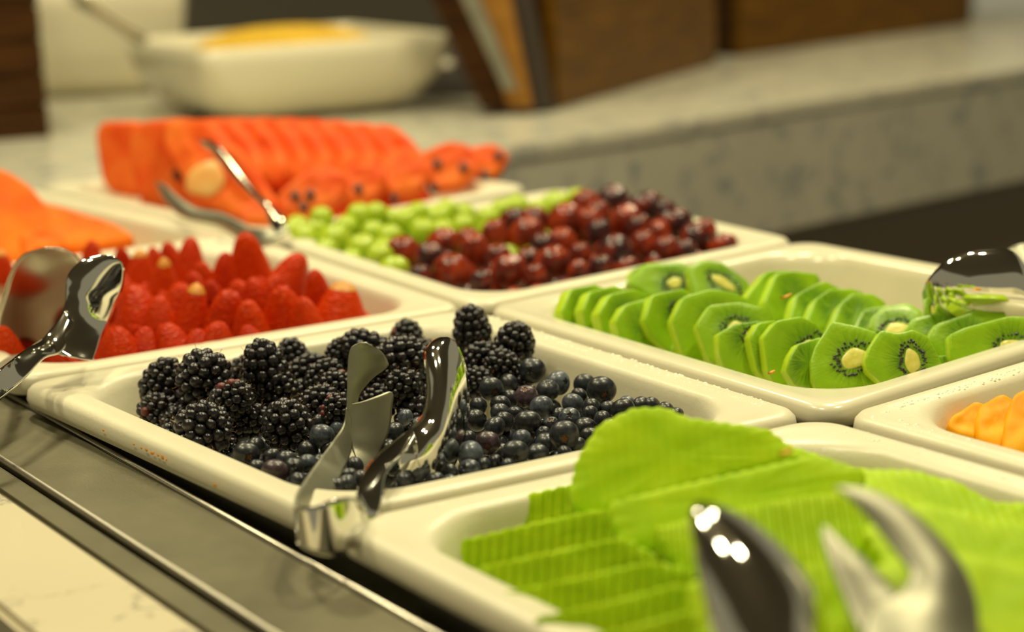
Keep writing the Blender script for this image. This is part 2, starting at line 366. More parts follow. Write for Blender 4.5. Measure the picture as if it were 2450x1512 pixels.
# orange stains on the front rim of the berry tray
V = []; Fc = []; rr = random.Random(3)
for (px, py) in [(325, 1062), (340, 1072), (352, 1076), (372, 1083), (384, 1088), (390, 1094), (365, 1084), (515, 1160), (400, 1100), (255, 1028)]:
    p = atz(px, py, -.0045)
    p.y = min(p.y, bil(TR['A'], uv_in(TR['A'], p)[0], 0).y+.0012); c0 = bil(TR['A'], .5, .5); b = len(V); r = rr.uniform(.0006, .0015)
    for j in range(7): a = j*math.tau/7; V.append((p.x-c0.x+r*1.5*math.cos(a)*rr.uniform(.7, 1.2), p.y-c0.y-.0003, p.z+r*.7*math.sin(a)))
    V.append((p.x-c0.x, p.y-c0.y-.0010, p.z)); 
    for j in range(7): Fc.append((b+j, b+(j+1) % 7, b+7))
tag(mesh('crumbs', V, Fc, M['crumb'], TO['A']), kind='stuff')
# ------------------------------------------------------------------ label bookkeeping
HEAP = {}
def reg(heap, o, px, py, look): HEAP.setdefault(heap, []).append((o, px, py, look))
ORD = ['leftmost', 'second', 'third', 'fourth', 'fifth', 'sixth', 'seventh', 'eighth', 'ninth', 'tenth', 'eleventh', 'twelfth', 'thirteenth', 'fourteenth']
ROWN = ['back', 'second', 'third', 'fourth', 'fifth', 'sixth', 'seventh', 'eighth', 'ninth', 'tenth']
def finish_labels(heap, kind, where, rows, cat, group):
    it = sorted(HEAP[heap], key=lambda t: t[2]); n = len(it); per = math.ceil(n/rows)
    chunks = [it[i:i+per] for i in range(0, n, per)]
    for ri, ch in enumerate(chunks):
        ch.sort(key=lambda t: t[1]); rn = 'front row' if ri == len(chunks)-1 else ('back row' if ri == 0 else ROWN[ri]+' row from the back')
        if len(chunks) == 1: rn = 'row'
        for i, (o, px, py, look) in enumerate(ch):
            pos = ORD[i]+('' if i == 0 else ' from left') if i < len(ch)-1 or len(ch) == 1 else 'rightmost'
            tag(o, f'{look} {kind}, {pos} in {rn} {where}', cat, group)
# keep a point inside a tray opening by raising or lowering it along its ray
def in_tray(key, px, py, z, m=.02, mu=None):
    q = TR[key]; L = .31; B = .27; best = None
    for k in range(40):
        for s in ((1, -1) if k else (1,)):
            zz = z+s*k*.0015
            if zz < -.05 or zz > .05: continue
            p = atz(px, py, zz); u, v = uv_in(q, p); m1 = (m+.019)/L
            if m1 < u < 1-m1 and m1 < v < 1-m1: return p
    return atz(px, py, z)
# ------------------------------------------------------------------ blackberries
def berry_parts(seed, R=.0088, Hh=.0112, dr=.00262):
    rr = random.Random(seed); sp = []; rows = 7
    for i in range(rows):
        th = math.radians(12+i*(150/(rows-1))); rad = R*math.sin(th)**.85*(1.0 if th > 1.4 else .97); zz = Hh*math.cos(th)
        n = max(3, round(2*math.pi*rad/(dr*1.72))); off = rr.random()
        for j in range(n):
            a = (j+.5*(i % 2)+off*.3)/n*math.tau+rr.uniform(-.06, .06)
            s = dr*rr.uniform(.88, 1.15); sp.append((Vector((rad*math.cos(a), rad*math.sin(a), zz+rr.uniform(-.0003, .0003))), s, th, a))
    sp.append((Vector((0, 0, Hh*1.0)), dr*.95, 0, 0))
    return sp
ico = bmesh.new(); bmesh.ops.create_icosphere(ico, subdivisions=2, radius=1); ICV = [v.co.copy() for v in ico.verts]; ICF = [tuple(v.index for v in f.verts) for f in ico.faces]; ico.free()
def berry_mesh(seed, red):
    rr = random.Random(seed*5+1); sp = berry_parts(seed); V = []; Fc = []; reds = []
    for i, (c, s, th, a) in enumerate(sp):
        if i in red: reds.append((c, s)); continue
        b = len(V); n = c.normalized(); el = rr.uniform(1.0, 1.25)
        q = n.to_track_quat('Z', 'Y')
        for v in ICV: V.append(tuple(c + q @ Vector((v.x*s, v.y*s, v.z*s*el))))
        Fc += [(f[0]+b, f[1]+b, f[2]+b) for f in ICF]
    me = bpy.data.meshes.new('drupelets'); me.from_pydata(V, [], Fc); me.polygons.foreach_set('use_smooth', [True]*len(Fc)); me.materials.append(M['black'])
    # core
    V = [tuple(Vector((v.x*.0088, v.y*.0088, v.z*.0108))) for v in ICV]
    mc = bpy.data.meshes.new('core'); mc.from_pydata(V, [], ICF); mc.materials.append(M['core_dark'])
    # hairs
    V = []; Fc = []
    for i, (c, s, th, a) in enumerate(sp):
        if rr.random() < .38:
            n = c.normalized(); t = n.orthogonal().normalized(); t = (t*rr.uniform(-1, 1)+n.cross(t)*rr.uniform(-1, 1)).normalized()
            p0 = c+n*s*.7+t*s*.8; prev = None; w = .00008
            for k in range(4):
                p = p0+n*(.0007*k)+t*(.0006*math.sin(k*.9)); b = len(V)
                sd = n.cross(t)*w
                V += [tuple(p-sd), tuple(p+sd), tuple(p+t*w)]
                if k: 
                    for j in range(3): Fc.append((b-3+j, b-3+(j+1) % 3, b+(j+1) % 3, b+j))
    mh = bpy.data.meshes.new('styles'); mh.from_pydata(V, [], Fc); mh.materials.append(M['hair'])
    return me, mc, mh, reds
BV = [berry_mesh(11, ()), berry_mesh(12, (20, 21, 33)), berry_mesh(13, (8, 17)), berry_mesh(14, ()), berry_mesh(15, (24, 25, 37, 12)), berry_mesh(16, (40,))]
mr = bpy.data.meshes.new('red_drupelet'); mr.from_pydata([tuple(v) for v in ICV], [], ICF); mr.polygons.foreach_set('use_smooth', [True]*len(ICF)); mr.materials.append(M['blackred'])
def link(name, me, parent): o = bpy.data.objects.new(name, me); COL.objects.link(o); o.parent = parent; return o
def blackberry(px, py, z, axis, hpx, var, look='', wk=1.0, stem=False, key='A'):
    p = in_tray('A', px, py, z, .004)
    d = depth(p); s = hpx*d/F/.0255*1.08
    e = empty('blackberry', p)
    q = nrm(*axis).to_track_quat('Z', 'Y') @ Matrix.Rotation(rnd.uniform(0, 6), 3, 'Z').to_quaternion()
    e.rotation_mode = 'QUATERNION'; e.rotation_quaternion = q; e.scale = (s*wk, s*wk, s)
    me, mc, mh, reds = BV[var]
    link('core', mc, e); tag(link('drupelets', me, e), kind='stuff'); tag(link('styles', mh, e), kind='stuff')
    for c, r in reds:
        o = link('red_drupelet', mr, e); o.location = c; o.scale = (r*1.05,)*3
    if stem:
        V = []; Fc = []
        for j in range(14):
            a = j*math.tau/14; V += [(.0026*math.cos(a), .0026*math.sin(a), -.0100), (.0019*math.cos(a), .0019*math.sin(a), -.0128), (.0012*math.cos(a), .0012*math.sin(a), -.0105)]
        for j in range(14):
            k = (j+1) % 14; Fc += [(j*3, k*3, k*3+1, j*3+1), (j*3+1, k*3+1, k*3+2, j*3+2)]
        mesh('stem_collar', V, Fc, M['pith'], e)
    reg('black', e, px, py, look or 'black')
BB = [ # px, py, z, axis(R,B,Z), length px, variant, look, width factor
 (388, 918, -.002, (.5, .1, .8), 118, 0, 'black elongated', .92), (383, 988, -.014, (-.5, .3, .6), 100, 2, 'black', 1.0),
 (486, 903, .006, (.25, .5, .85), 128, 0, 'large plump black', 1.12), (632, 885, .006, (-.12, .15, 1), 135, 3, 'tall upright black', .88),
 (660, 938, -.006, (.2, .5, .6), 120, 0, 'black', .95),
 (552, 955, .0, (.7, .5, .4), 112, 1, 'red-beaded', .9), (486, 1030, -.004, (.35, -.85, .25), 128, 2, 'black stem-end-out', 1.15),
 (690, 1022, -.004, (-.1, .35, .85), 128, 3, 'black rounded', 1.02), (598, 1010, -.014, (.2, .5, .5), 105, 0, 'black', .95),
 (702, 858, -.004, (-.2, .3, .9), 95, 3, 'black', .9), (738, 888, -.004, (.9, .2, .3), 100, 1, 'reddish black', .9),
 (775, 905, -.004, (.6, .2, .7), 95, 3, 'black', .95), (800, 935, -.004, (.3, .4, .8), 100, 2, 'black', .95),
 (815, 850, -.002, (.2, .3, .9), 80, 4, 'small red-sided black', 1.0), (760, 968, -.006, (.7, .4, .5), 105, 0, 'black', .95),
 (808, 985, -.006, (.2, .6, .6), 95, 4, 'red-beaded black', .95), (880, 838, .002, (-.8, .1, .5), 120, 3, 'long black', .85), (950, 862, .004, (.85, .2, .35), 130, 0, 'long black', .9),
 (972, 812, -.002, (.1, .2, .95), 88, 1, 'black', 1.0), (1003, 850, -.004, (.6, .1, .6), 80, 4, 'reddish black', .9), (900, 900, -.004, (.4, .5, .7), 110, 3, 'black', .95),
 (965, 930, -.004, (.2, .6, .6), 105, 0, 'black', .95), (905, 965, -.012, (.2, .6, .6), 100, 3, 'black', .95),
 (1130, 795, .004, (-.08, .1, 1), 118, 3, 'tall upright black', .85), (1230, 828, .002, (.25, .3, .85), 112, 1, 'upright black', .95),
 (1150, 862, -.002, (.3, .6, .5), 100, 0, 'black', .95), (1205, 878, -.004, (-.5, .5, .5), 95, 3, 'black', .95), (1050, 870, -.006, (.3, .6, .6), 95, 3, 'black', .95),
 (1140, 915, -.010, (.5, .5, .3), 85, 2, 'black', .95), (1050, 920, -.012, (.3, .6, .6), 95, 3, 'black', .95),
 (445, 975, -.014, (.3, .4, .6), 105, 3, 'black', 1.0), (560, 1035, -.018, (.3, .4, .6), 95, 3, 'black', 1.0), (610, 940, -.014, (.3, .4, .6), 95, 3, 'black', 1.0),
 (700, 955, -.016, (.3, .4, .6), 100, 0, 'black', 1.0), (585, 895, -.012, (.3, .4, .6), 90, 3, 'black', 1.0), (425, 1020, -.018, (.3, .4, .6), 90, 3, 'black', 1.0), (530, 1075, -.018, (.3, .4, .6), 75, 0, 'black', 1.0)]
for b in BB: blackberry(b[0], b[1], b[2], b[3], b[4], b[5], b[6], b[7], stem='stem-end' in b[6])
finish_labels('black', 'blackberry', 'of berry tray', 5, 'blackberry', 'blackberries in the berry tray')
rr = random.Random(21)
for k, (u, v) in enumerate([(.14, .30), (.16, .50), (.22, .38), (.22, .62), (.30, .30), (.30, .52), (.30, .74), (.38, .42), (.38, .62), (.36, .84), (.20, .78), (.14, .68), (.44, .80), (.24, .88), (.32, .16), (.22, .20), (.46, .56), (.15, .86)]):
    c = bil(TR['A'], u, v); e = empty('blackberry', (c.x, c.y, -.020)); e.rotation_euler = (rr.uniform(-1, 1), rr.uniform(-1, 1), 0)
    me, mc, mh, reds = BV[(0, 3)[k % 2]]; link('core', mc, e); tag(link('drupelets', me, e), kind='stuff')
    tag(e, 'black blackberry half buried under the upper blackberries', 'blackberry', 'half-buried blackberries')
# ------------------------------------------------------------------ blueberries
def blue_mesh(seed, crown=True):
    rr = random.Random(seed); V = []; Fc = []; ns, nr = 28, 22; ph = rr.random()*6; fl = rr.uniform(.84, .92)
    for i in range(nr+1):
        th = math.pi*(i/nr)**(1.35 if crown else 1)
        for j in range(ns):
            a = j*math.tau/ns; r = 1+.02*math.sin(3*a+ph)*math.sin(th)
            if crown:
                star = .30+.085*math.cos(5*a+ph)
                if th < star*.75: r -= .13*(1-(th/(star*.75))**3)+.02
                elif th < star: r += .075
                elif th < star+.18: r += .045*(1-(th-star)/.18)
            V.append((r*math.sin(th)*math.cos(a), r*math.sin(th)*math.sin(a), r*math.cos(th)*fl))
    for i in range(nr):
        for j in range(ns): Fc.append((i*ns+j, (i+1)*ns+j, (i+1)*ns+(j+1) % ns, i*ns+(j+1) % ns))
    me = bpy.data.meshes.new('skin'); me.from_pydata(V, [], Fc); me.polygons.foreach_set('use_smooth', [True]*len(Fc)); return me
BM = {}
for k, m in (('blue', M['blue']), ('bloom', M['bloom']), ('purple', M['purple'])):
    BM[k] = []
    for s in range(3):
        me = blue_mesh(s+20); me.materials.append(m); BM[k].append(me)
def scar_mesh(mat, seed):
    rr = random.Random(seed); V = [(0, 0, .80)]; Fc = []
    for j in range(12):
        a = j*math.tau/12; r = .24*rr.uniform(.8, 1.1); V.append((r*math.cos(a), r*math.sin(a), .80+rr.uniform(0, .05)))
    for j in range(12): Fc.append((0, 1+j, 1+(j+1) % 12))
    me = bpy.data.meshes.new('crown_scar'); me.from_pydata(V, [], Fc); me.materials.append(mat); return me
SCR = scar_mesh(M['scar'], 1); SCD = scar_mesh(M['scar_dark'], 2)
OCC = []
def blueberry(px, py, r, z=-.010, ax=None, typ='blue', scar='', look=None, heap='blue', pos=None):
    p = pos or in_tray('A', px, py, z, .003); rad = r*depth(p)/F*1.04
    if ax is None:
        ax = (rnd.uniform(-1, 1), rnd.uniform(-1, .35), rnd.uniform(-.7, .5))
    o = bpy.data.objects.new('blueberry', BM[typ][rnd.randrange(3)]); COL.objects.link(o); o.location = p
    o.rotation_mode = 'QUATERNION'; o.rotation_quaternion = nrm(*ax).to_track_quat('Z', 'Y'); k = rnd.uniform(.92, 1.05)
    o.scale = (rad*1.03, rad*1.03/k*.98, rad)
    s = link('crown', SCR if scar == 'r' else SCD, o)
    OCC.append((p, rad))
    if heap: reg(heap, o, px, py, look or {'blue': 'dark', 'bloom': 'dusty grey-blue', 'purple': 'purplish'}[typ]+(' rusty-crowned' if scar == 'r' else ''))
    return o
V_ = (-.25, .85, .4)
BL = [(1274, 886, 31, -.004, (-.25, .9, .15), 'blue', ''), (1227, 884, 25), (1336, 916, 29, -.006, (.6, .6, .2), 'bloom', ''), (1311, 934, 27, -.006, (0, .2, 1), 'blue', ''), (1399, 921, 26, -.008, (0, -1, 0), 'blue', ''),
 (1439, 934, 34, -.006, (.2, .85, -.1), 'blue', 'r'), (1175, 930, 28, -.004, (.35, .85, -.1), 'blue', 'r'), (1217, 918, 23), (1259, 948, 27, -.004, (-.1, .45, .85), 'purple', 'r'), (1219, 955, 22),
 (1296, 974, 27, -.006, (0, -1, 0), 'bloom', ''), (1198, 969, 24), (1370, 966, 25, -.01, None, 'bloom', ''), (1386, 948, 20), (1415, 978, 24), (1455, 978, 20), (1491, 984, 29, -.008, (0, -1, .3), 'blue', ''), (1499, 966, 20, -.012, None, 'bloom', ''),
 (1534, 971, 23), (1560, 971, 20), (1592, 982, 20), (1617, 992, 19), (1144, 971, 22), (1139, 1005, 26), (1197, 989, 23), (1206, 1009, 23), (1234, 989, 19), (1263, 1012, 32, -.006, (0, -.6, .6), 'blue', ''), (1258, 1033, 24),
 (1184, 1023, 26), (1338, 994, 19), (1363, 1001, 25, -.006, (0, .6, .4), 'bloom', ''), (1318, 1017, 21, -.008, (0, .5, .9), 'blue', 'r'), (1350, 1041, 34, -.004, (0, .95, -.05), 'blue', 'r'), (1400, 1026, 29), (1441, 1003, 22), (1412, 990, 19),
 (1119, 1049, 21), (1167, 1060, 29, -.008, (0, .9, 0), 'purple', 'r'), (1249, 1049, 23, -.008, None, 'bloom', ''), (1304, 1060, 26), (1299, 1037, 18), (1126, 1087, 32, -.006, None, 'bloom', ''), (1233, 1083, 31, -.006, (0, .95, -.15), 'blue', ''),
 (1286, 1087, 27), (1185, 1106, 19), (1352, 1085, 20), (1123, 1124, 27, -.01, None, 'bloom', ''), (1158, 1115, 20), (1217, 1117, 20), (1411, 1046, 24), (1380, 1066, 22), (1460, 1025, 24), (1490, 1010, 22),
 (589, 1089, 32, -.008, (.35, .9, .05), 'blue', 'r'), (610, 1072, 25), (770, 1044, 29, -.004, (0, -1, 0), 'bloom', ''), (737, 1079, 26), (685, 1104, 26), (735, 1109, 23, -.006, None, 'bloom', 'r'), (657, 1129, 31, -.006, (0, -.5, .5), 'purple', ''),
 (702, 1121, 24, -.006, (.1, .8, .4), 'blue', ''), (615, 1120, 21), (712, 1154, 23), (835, 1139, 21), (808, 1023, 20, -.012, None, 'bloom', ''), (790, 1075, 24), (770, 1110, 24), (970, 998, 20, -.01, None, 'bloom', ''), (944, 1034, 25), (850, 1113, 22), (831, 1160, 24), (1001, 1121, 29, -.006, (.1, .6, .7), 'bloom', 'r'),
 (1029, 1085, 25), (866, 1145, 20), (806, 1165, 22), (938, 1117, 22), (970, 1152, 23), (1077, 1157, 21), (1073, 1130, 23), (1040, 1150, 22), (985, 1060, 25), (925, 1075, 25), (895, 1050, 24), (900, 1150, 22), (760, 1150, 24), (1090, 1075, 25), (1085, 1030, 24), (1095, 985, 22), (1045, 1010, 24), (1000, 1020, 22), (650, 1095, 22), (765, 1010, 20)]
for b in BL: blueberry(*b)
finish_labels('blue', 'blueberry', 'of the heap', 8, 'blueberry', 'blueberries in the berry tray')
# lower layer of half-buried blueberries
q = TR['A']; rr = random.Random(5); cnt = 0
for _ in range(4000):
    if cnt >= 120: break
    u = rr.uniform(.12, .885); v = rr.uniform(.10, .88)
    if u < .50 and v < .9 and not (u > .40 and v < .5): continue
    c = bil(q, u, v); p = Vector((c.x, c.y, -.019+rr.uniform(-.004, .002))); r = .0053
    if any((p-a).length < (r+b)*.86 for a, b in OCC): continue
    o = blueberry(0, 0, r*F/depth(p), heap=None, pos=p); cnt += 1
    tag(o, 'dark blueberry half buried between the top blueberries of the berry heap', 'blueberry', 'half-buried blueberries')
# ------------------------------------------------------------------ strawberries
def straw_mesh(seed):
    rr = random.Random(seed); V = []; Fc = []; ns, nr = 26, 20; p1, p2 = rr.random()*6, rr.random()*6; sh = rr.uniform(.75, 1.0); bend = rr.uniform(-.15, .15)
    for i in range(nr+1):
        t = i/nr; z = 1-2*t                                     # tip at +1
        prof = (math.sin(math.pi*min(1, t*1.0)**.75))**.75 if t < 1 else 0
        prof = (t**(.50*sh+.06))*((1-max(0, (t-.72)/.28)**2.2))**.5 if t < 1 else 0
        for j in range(ns):
            a = j*math.tau/ns; r = prof*(1+.07*math.cos(2*a+p1)+.04*math.cos(3*a+p2))*.72
            V.append((r*math.cos(a)+bend*(z+1)**2*.25, r*math.sin(a), z))
    for i in range(nr):
        for j in range(ns): Fc.append((i*ns+j, (i+1)*ns+j, (i+1)*ns+(j+1) % ns, i*ns+(j+1) % ns))
    me = bpy.data.meshes.new('strawberry'); me.from_pydata(V, [], Fc); me.polygons.foreach_set('use_smooth', [True]*len(Fc)); me.materials.append(M['straw'])
    tv = [v for v in V[:ns*4]]; tf = [f for f in Fc if max(f) < ns*4]
    mt = bpy.data.meshes.new('tip'); mt.from_pydata([(x*1.02, y*1.02, z+.012) for x, y, z in tv], [], tf); mt.polygons.foreach_set('use_smooth', [True]*len(tf)); mt.materials.append(M['straw_tip'])
    return me, mt
SM = [straw_mesh(s) for s in range(40, 46)]
def strawberry(px, py, w, h, tilt=0, z=.0, tip=False, look='bright red'):
    p = in_tray('S', px, py, z, .0); d = depth(p); k = d/F
    me, mt = SM[rnd.randrange(6)]
    o = bpy.data.objects.new('strawberry', me); COL.objects.link(o); o.location = p
    o.rotation_mode = 'QUATERNION'; o.rotation_quaternion = nrm(math.sin(math.radians(tilt)), rnd.uniform(-.1, .25), math.cos(math.radians(tilt))).to_track_quat('Z', 'Y') @ Matrix.Rotation(rnd.uniform(0, 6), 3, 'Z').to_quaternion()
    o.scale = (w*k*1.12/1.44, w*k*1.12/1.44, h*k/2)
    if tip: link('tip', mt, o)
    reg('straw', o, px, py, ('yellow-tipped ' if tip else '')+look)
for a in [(595, 635, 112, 175, -4, .004, False, 'large deep red'), (538, 665, 75, 130, 5), (693, 665, 118, 135, 20), (655, 715, 100, 125, 10), (681, 755, 138, 165, -8, -.002, False, 'large red'), (762, 705, 82, 130, 0), (816, 738, 125, 130, 8, -.004, True, 'orange-red'),
          (540, 762, 125, 150, 8), (463, 758, 98, 165, 12, .0, True, 'orange-red'), (517, 805, 92, 80, 10), (408, 815, 108, 90, -5), (279, 828, 120, 100, -5), (336, 760, 150, 165, 3, -.002, False, 'large red'), (394, 680, 85, 135, 8, .0, True, 'red'), (455, 635, 82, 140, 3),
          (488, 672, 72, 100, 0), (505, 695, 55, 60, 0, .002, False, 'small orange'), (435, 728, 100, 110, 5), (336, 655, 80, 120, 0, .0, True, 'red'), (293, 635, 60, 100, -3), (369, 630, 62, 85, 5), (410, 615, 66, 80, 0), (217, 615, 64, 85, 0), (578, 715, 85, 100, 0), (600, 770, 90, 110, 0),
          (5, 845, 70, 66, 0, -.012), (28, 808, 80, 66, 0, -.022), (95, 812, 84, 66, 0, -.022), (62, 842, 84, 64, 0, -.012), (128, 856, 84, 60, 0, -.012), (240, 690, 90, 130, 0), (180, 690, 90, 120, 0), (120, 700, 90, 130, 0), (125, 765, 52, 90, 12), (8, 640, 60, 90, 0, .0, True, 'red'), (15, 830, 90, 110, 0),  # low berries at far left added so the rear tong blade reflects red
          (380, 760, 90, 110, 0), (470, 700, 80, 110, 0), (610, 720, 90, 120, 0), (735, 760, 90, 110, 0), (345, 820, 85, 80, 0), (470, 820, 80, 70, 0), (600, 805, 80, 60, 0), (290, 700, 90, 110, 0), (150, 630, 60, 80, 0), (100, 625, 50, 70, 0)]: strawberry(*a)
finish_labels('straw', 'strawberry', 'of heap', 5, 'strawberry', 'strawberries in the heap')
def fill(key, n, reg_, z, r, make, tries=3000, seed=1):
    rr = random.Random(seed); got = []
    for _ in range(tries):
        if len(got) >= n: break
        u = rr.uniform(*reg_[0]); v = rr.uniform(*reg_[1]); c = bil(TR[key], u, v); p = Vector((c.x, c.y, z+rr.uniform(-.004, .002)))
        if len(reg_) > 2 and not reg_[2](u, v): continue
        if any((p-g).length < r for g in got): continue
        got.append(p); make(p, rr)
def _sf(p, rr):
    me, mt = SM[rr.randrange(6)]; o = bpy.data.objects.new('strawberry', me); COL.objects.link(o); o.location = p
    o.rotation_mode = 'QUATERNION'; o.rotation_quaternion = Vector((rr.uniform(-.5, .5), rr.uniform(-.5, .5), 1)).to_track_quat('Z', 'Y'); k = rr.uniform(.85, 1.05); o.scale = (.0165*k, .0165*k, .019*k)
    tag(o, 'red strawberry buried between the upper berries of the strawberry heap', 'strawberry', 'buried strawberries')
fill('S', 46, ((.18, .90), (.16, .88), lambda u, v: u > .35 or v < .85), -.020, .023, _sf)
fill('S', 24, ((.30, .93), (.13, .50)), -.027, .021, _sf, seed=8)  # extra buried berries, added to redden the rear blade's reflection
# ------------------------------------------------------------------ grapes
def grape_mesh(seed, mat):
    rr = random.Random(seed); bm = bmesh.new(); bmesh.ops.create_uvsphere(bm, u_segments=28, v_segments=18, radius=1)
    for v in bm.verts:
        n = noise.noise(v.co*1.2+Vector((seed, 0, 0))); v.co *= 1+.05*n; 
        if v.co.z > .93: v.co.z -= (v.co.z-.93)*1.3
    me = bpy.data.meshes.new('grape'); bm.to_mesh(me); bm.free(); me.polygons.foreach_set('use_smooth', [True]*len(me.polygons)); me.materials.append(mat); return me
GMr = [grape_mesh(s, M['redgrape']) for s in (1, 2, 3)]; GMg = [grape_mesh(s, M['greengrape']) for s in (4, 5)]
bm = bmesh.new(); bmesh.ops.create_icosphere(bm, subdivisions=1, radius=.1); GST = bpy.data.meshes.new('stem_scar'); bm.to_mesh(GST); bm.free(); GST.materials.append(M['grape_stem'])
def grape(px, py, rx, ry, rot, red, z=0., sc=False, look=None):
    p = in_tray('G', px, py, z, .004); k = depth(p)/F
    o = bpy.data.objects.new('red_grape' if red else 'green_grape', rnd.choice(GMr if red else GMg)); COL.objects.link(o); o.location = p
    a = math.radians(rot); ax = nrm(math.sin(a), rnd.uniform(.1, .5), math.cos(a)); o.rotation_mode = 'QUATERNION'; o.rotation_quaternion = ax.to_track_quat('Z', 'Y')
    o.scale = (rx*k*1.12, rx*k*1.12, ry*k*1.10)
    s = link('stem_scar', GST, o); s.location = (0, 0, .9); s.scale = (1, 1, .4)
    reg('red' if red else 'green', o, px, py, look or ('dark red' if red else 'pale green'))
RG = [(963, 606, 39, 40, 0), (1061, 584, 36, 40, 80), (1027, 618, 34, 36, 30), (1080, 652, 43, 43, 0), (1136, 612, 36, 56, 0), (1186, 569, 32, 44, -10), (1120, 578, 30, 32, 0), (1227, 530, 30, 36, 60), (1262, 567, 41, 48, 20),
      (1276, 530, 32, 36, 40), (1355, 530, 42, 44, 60), (1399, 494, 34, 38, 0), (1467, 484, 37, 40, 20), (1546, 497, 35, 43, 80), (1497, 532, 35, 42, 20), (1433, 562, 31, 38, 10), (1612, 535, 33, 45, 80), (1664, 574, 37, 40, 30), (1688, 553, 25, 28, 0),
      (1730, 586, 24, 34, 75), (1472, 607, 42, 44, 60), (1541, 590, 32, 38, 0), (1594, 597, 29, 31, 0), (1389, 608, 25, 27, 0), (1384, 648, 24, 27, 50), (1320, 636, 40, 50, 35), (1218, 652, 40, 43, 20), (1152, 674, 25, 27, 0), (1007, 662, 26, 28, 0),
      (1262, 628, 30, 36, 40), (1345, 580, 32, 34, 0), (1300, 590, 30, 32, 0), (1410, 530, 30, 32, 0), (1190, 618, 32, 34, 0), (1530, 545, 30, 32, 0), (1575, 560, 30, 32, 0), (1440, 640, 28, 30, 0), (1280, 660, 26, 28, 0), (1500, 640, 24, 30, 80), (1640, 600, 24, 28, 60), (1590, 505, 26, 28, 0), (1430, 510, 30, 30, 0)]
for g in RG: grape(*g, True, .002 if g[1] < 560 else -.004)
GG = [(769, 525, 27, 29, 0), (860, 520, 30, 32, 0), (712, 545, 27, 28, 0), (728, 572, 31, 32, 40), (801, 577, 36, 40, 60), (866, 603, 36, 42, 10), (929, 530, 28, 29, 0), (968, 530, 30, 30, 0), (1046, 526, 33, 34, 0), (1110, 514, 26, 26, 0), (1110, 544, 28, 30, 0), (1169, 526, 29, 30, 0),
      (1235, 498, 30, 31, 0), (1330, 494, 33, 34, 70), (933, 569, 30, 30, 0), (1012, 554, 30, 30, 0), (893, 560, 28, 30, 0), (943, 645, 30, 36, 80), (909, 616, 30, 32, 0), (1170, 556, 26, 26, 0), (1290, 506, 25, 27, 0), (698, 556, 24, 25, 0), (830, 545, 28, 28, 0), (1000, 512, 26, 27, 0), (840, 625, 26, 28, 60), (780, 600, 26, 28, 60), (920, 600, 28, 30, 0), (1060, 555, 28, 28, 0), (1380, 480, 26, 28, 0), (760, 552, 27, 28, 0), (1200, 505, 26, 27, 0), (1070, 505, 25, 26, 0), (900, 512, 25, 26, 0)]
for g in GG: grape(*g, False, -.004)
finish_labels('red', 'grape', 'of the pile', 4, 'grape', 'red grapes in the grape tray')
finish_labels('green', 'grape', 'behind the red ones', 3, 'grape', 'green grapes in the grape tray')
def _gf(red):
    def f(p, rr):
        o = bpy.data.objects.new('red_grape' if red else 'green_grape', rr.choice(GMr if red else GMg)); COL.objects.link(o); o.location = p
        o.rotation_mode = 'QUATERNION'; o.rotation_quaternion = Vector((rr.uniform(-1, 1), rr.uniform(-1, 1), rr.uniform(-.3, .6))).to_track_quat('Z', 'Y'); k = rr.uniform(.9, 1.1); o.scale = (.0095*k, .0095*k, .0108*k)
        tag(o, ('dark red' if red else 'pale green')+' grape half buried under the upper '+('red' if red else 'green')+' grapes', 'grape', 'buried red grapes' if red else 'buried green grapes')
    return f
fill('G', 70, ((.36, .90), (.13, .90), lambda u, v: u-.30 > .25*(v > .4)*(v-.4)), -.016, .0165, _gf(True), seed=4)
fill('G', 50, ((.11, .50), (.12, .90)), -.019, .0165, _gf(False), seed=5)
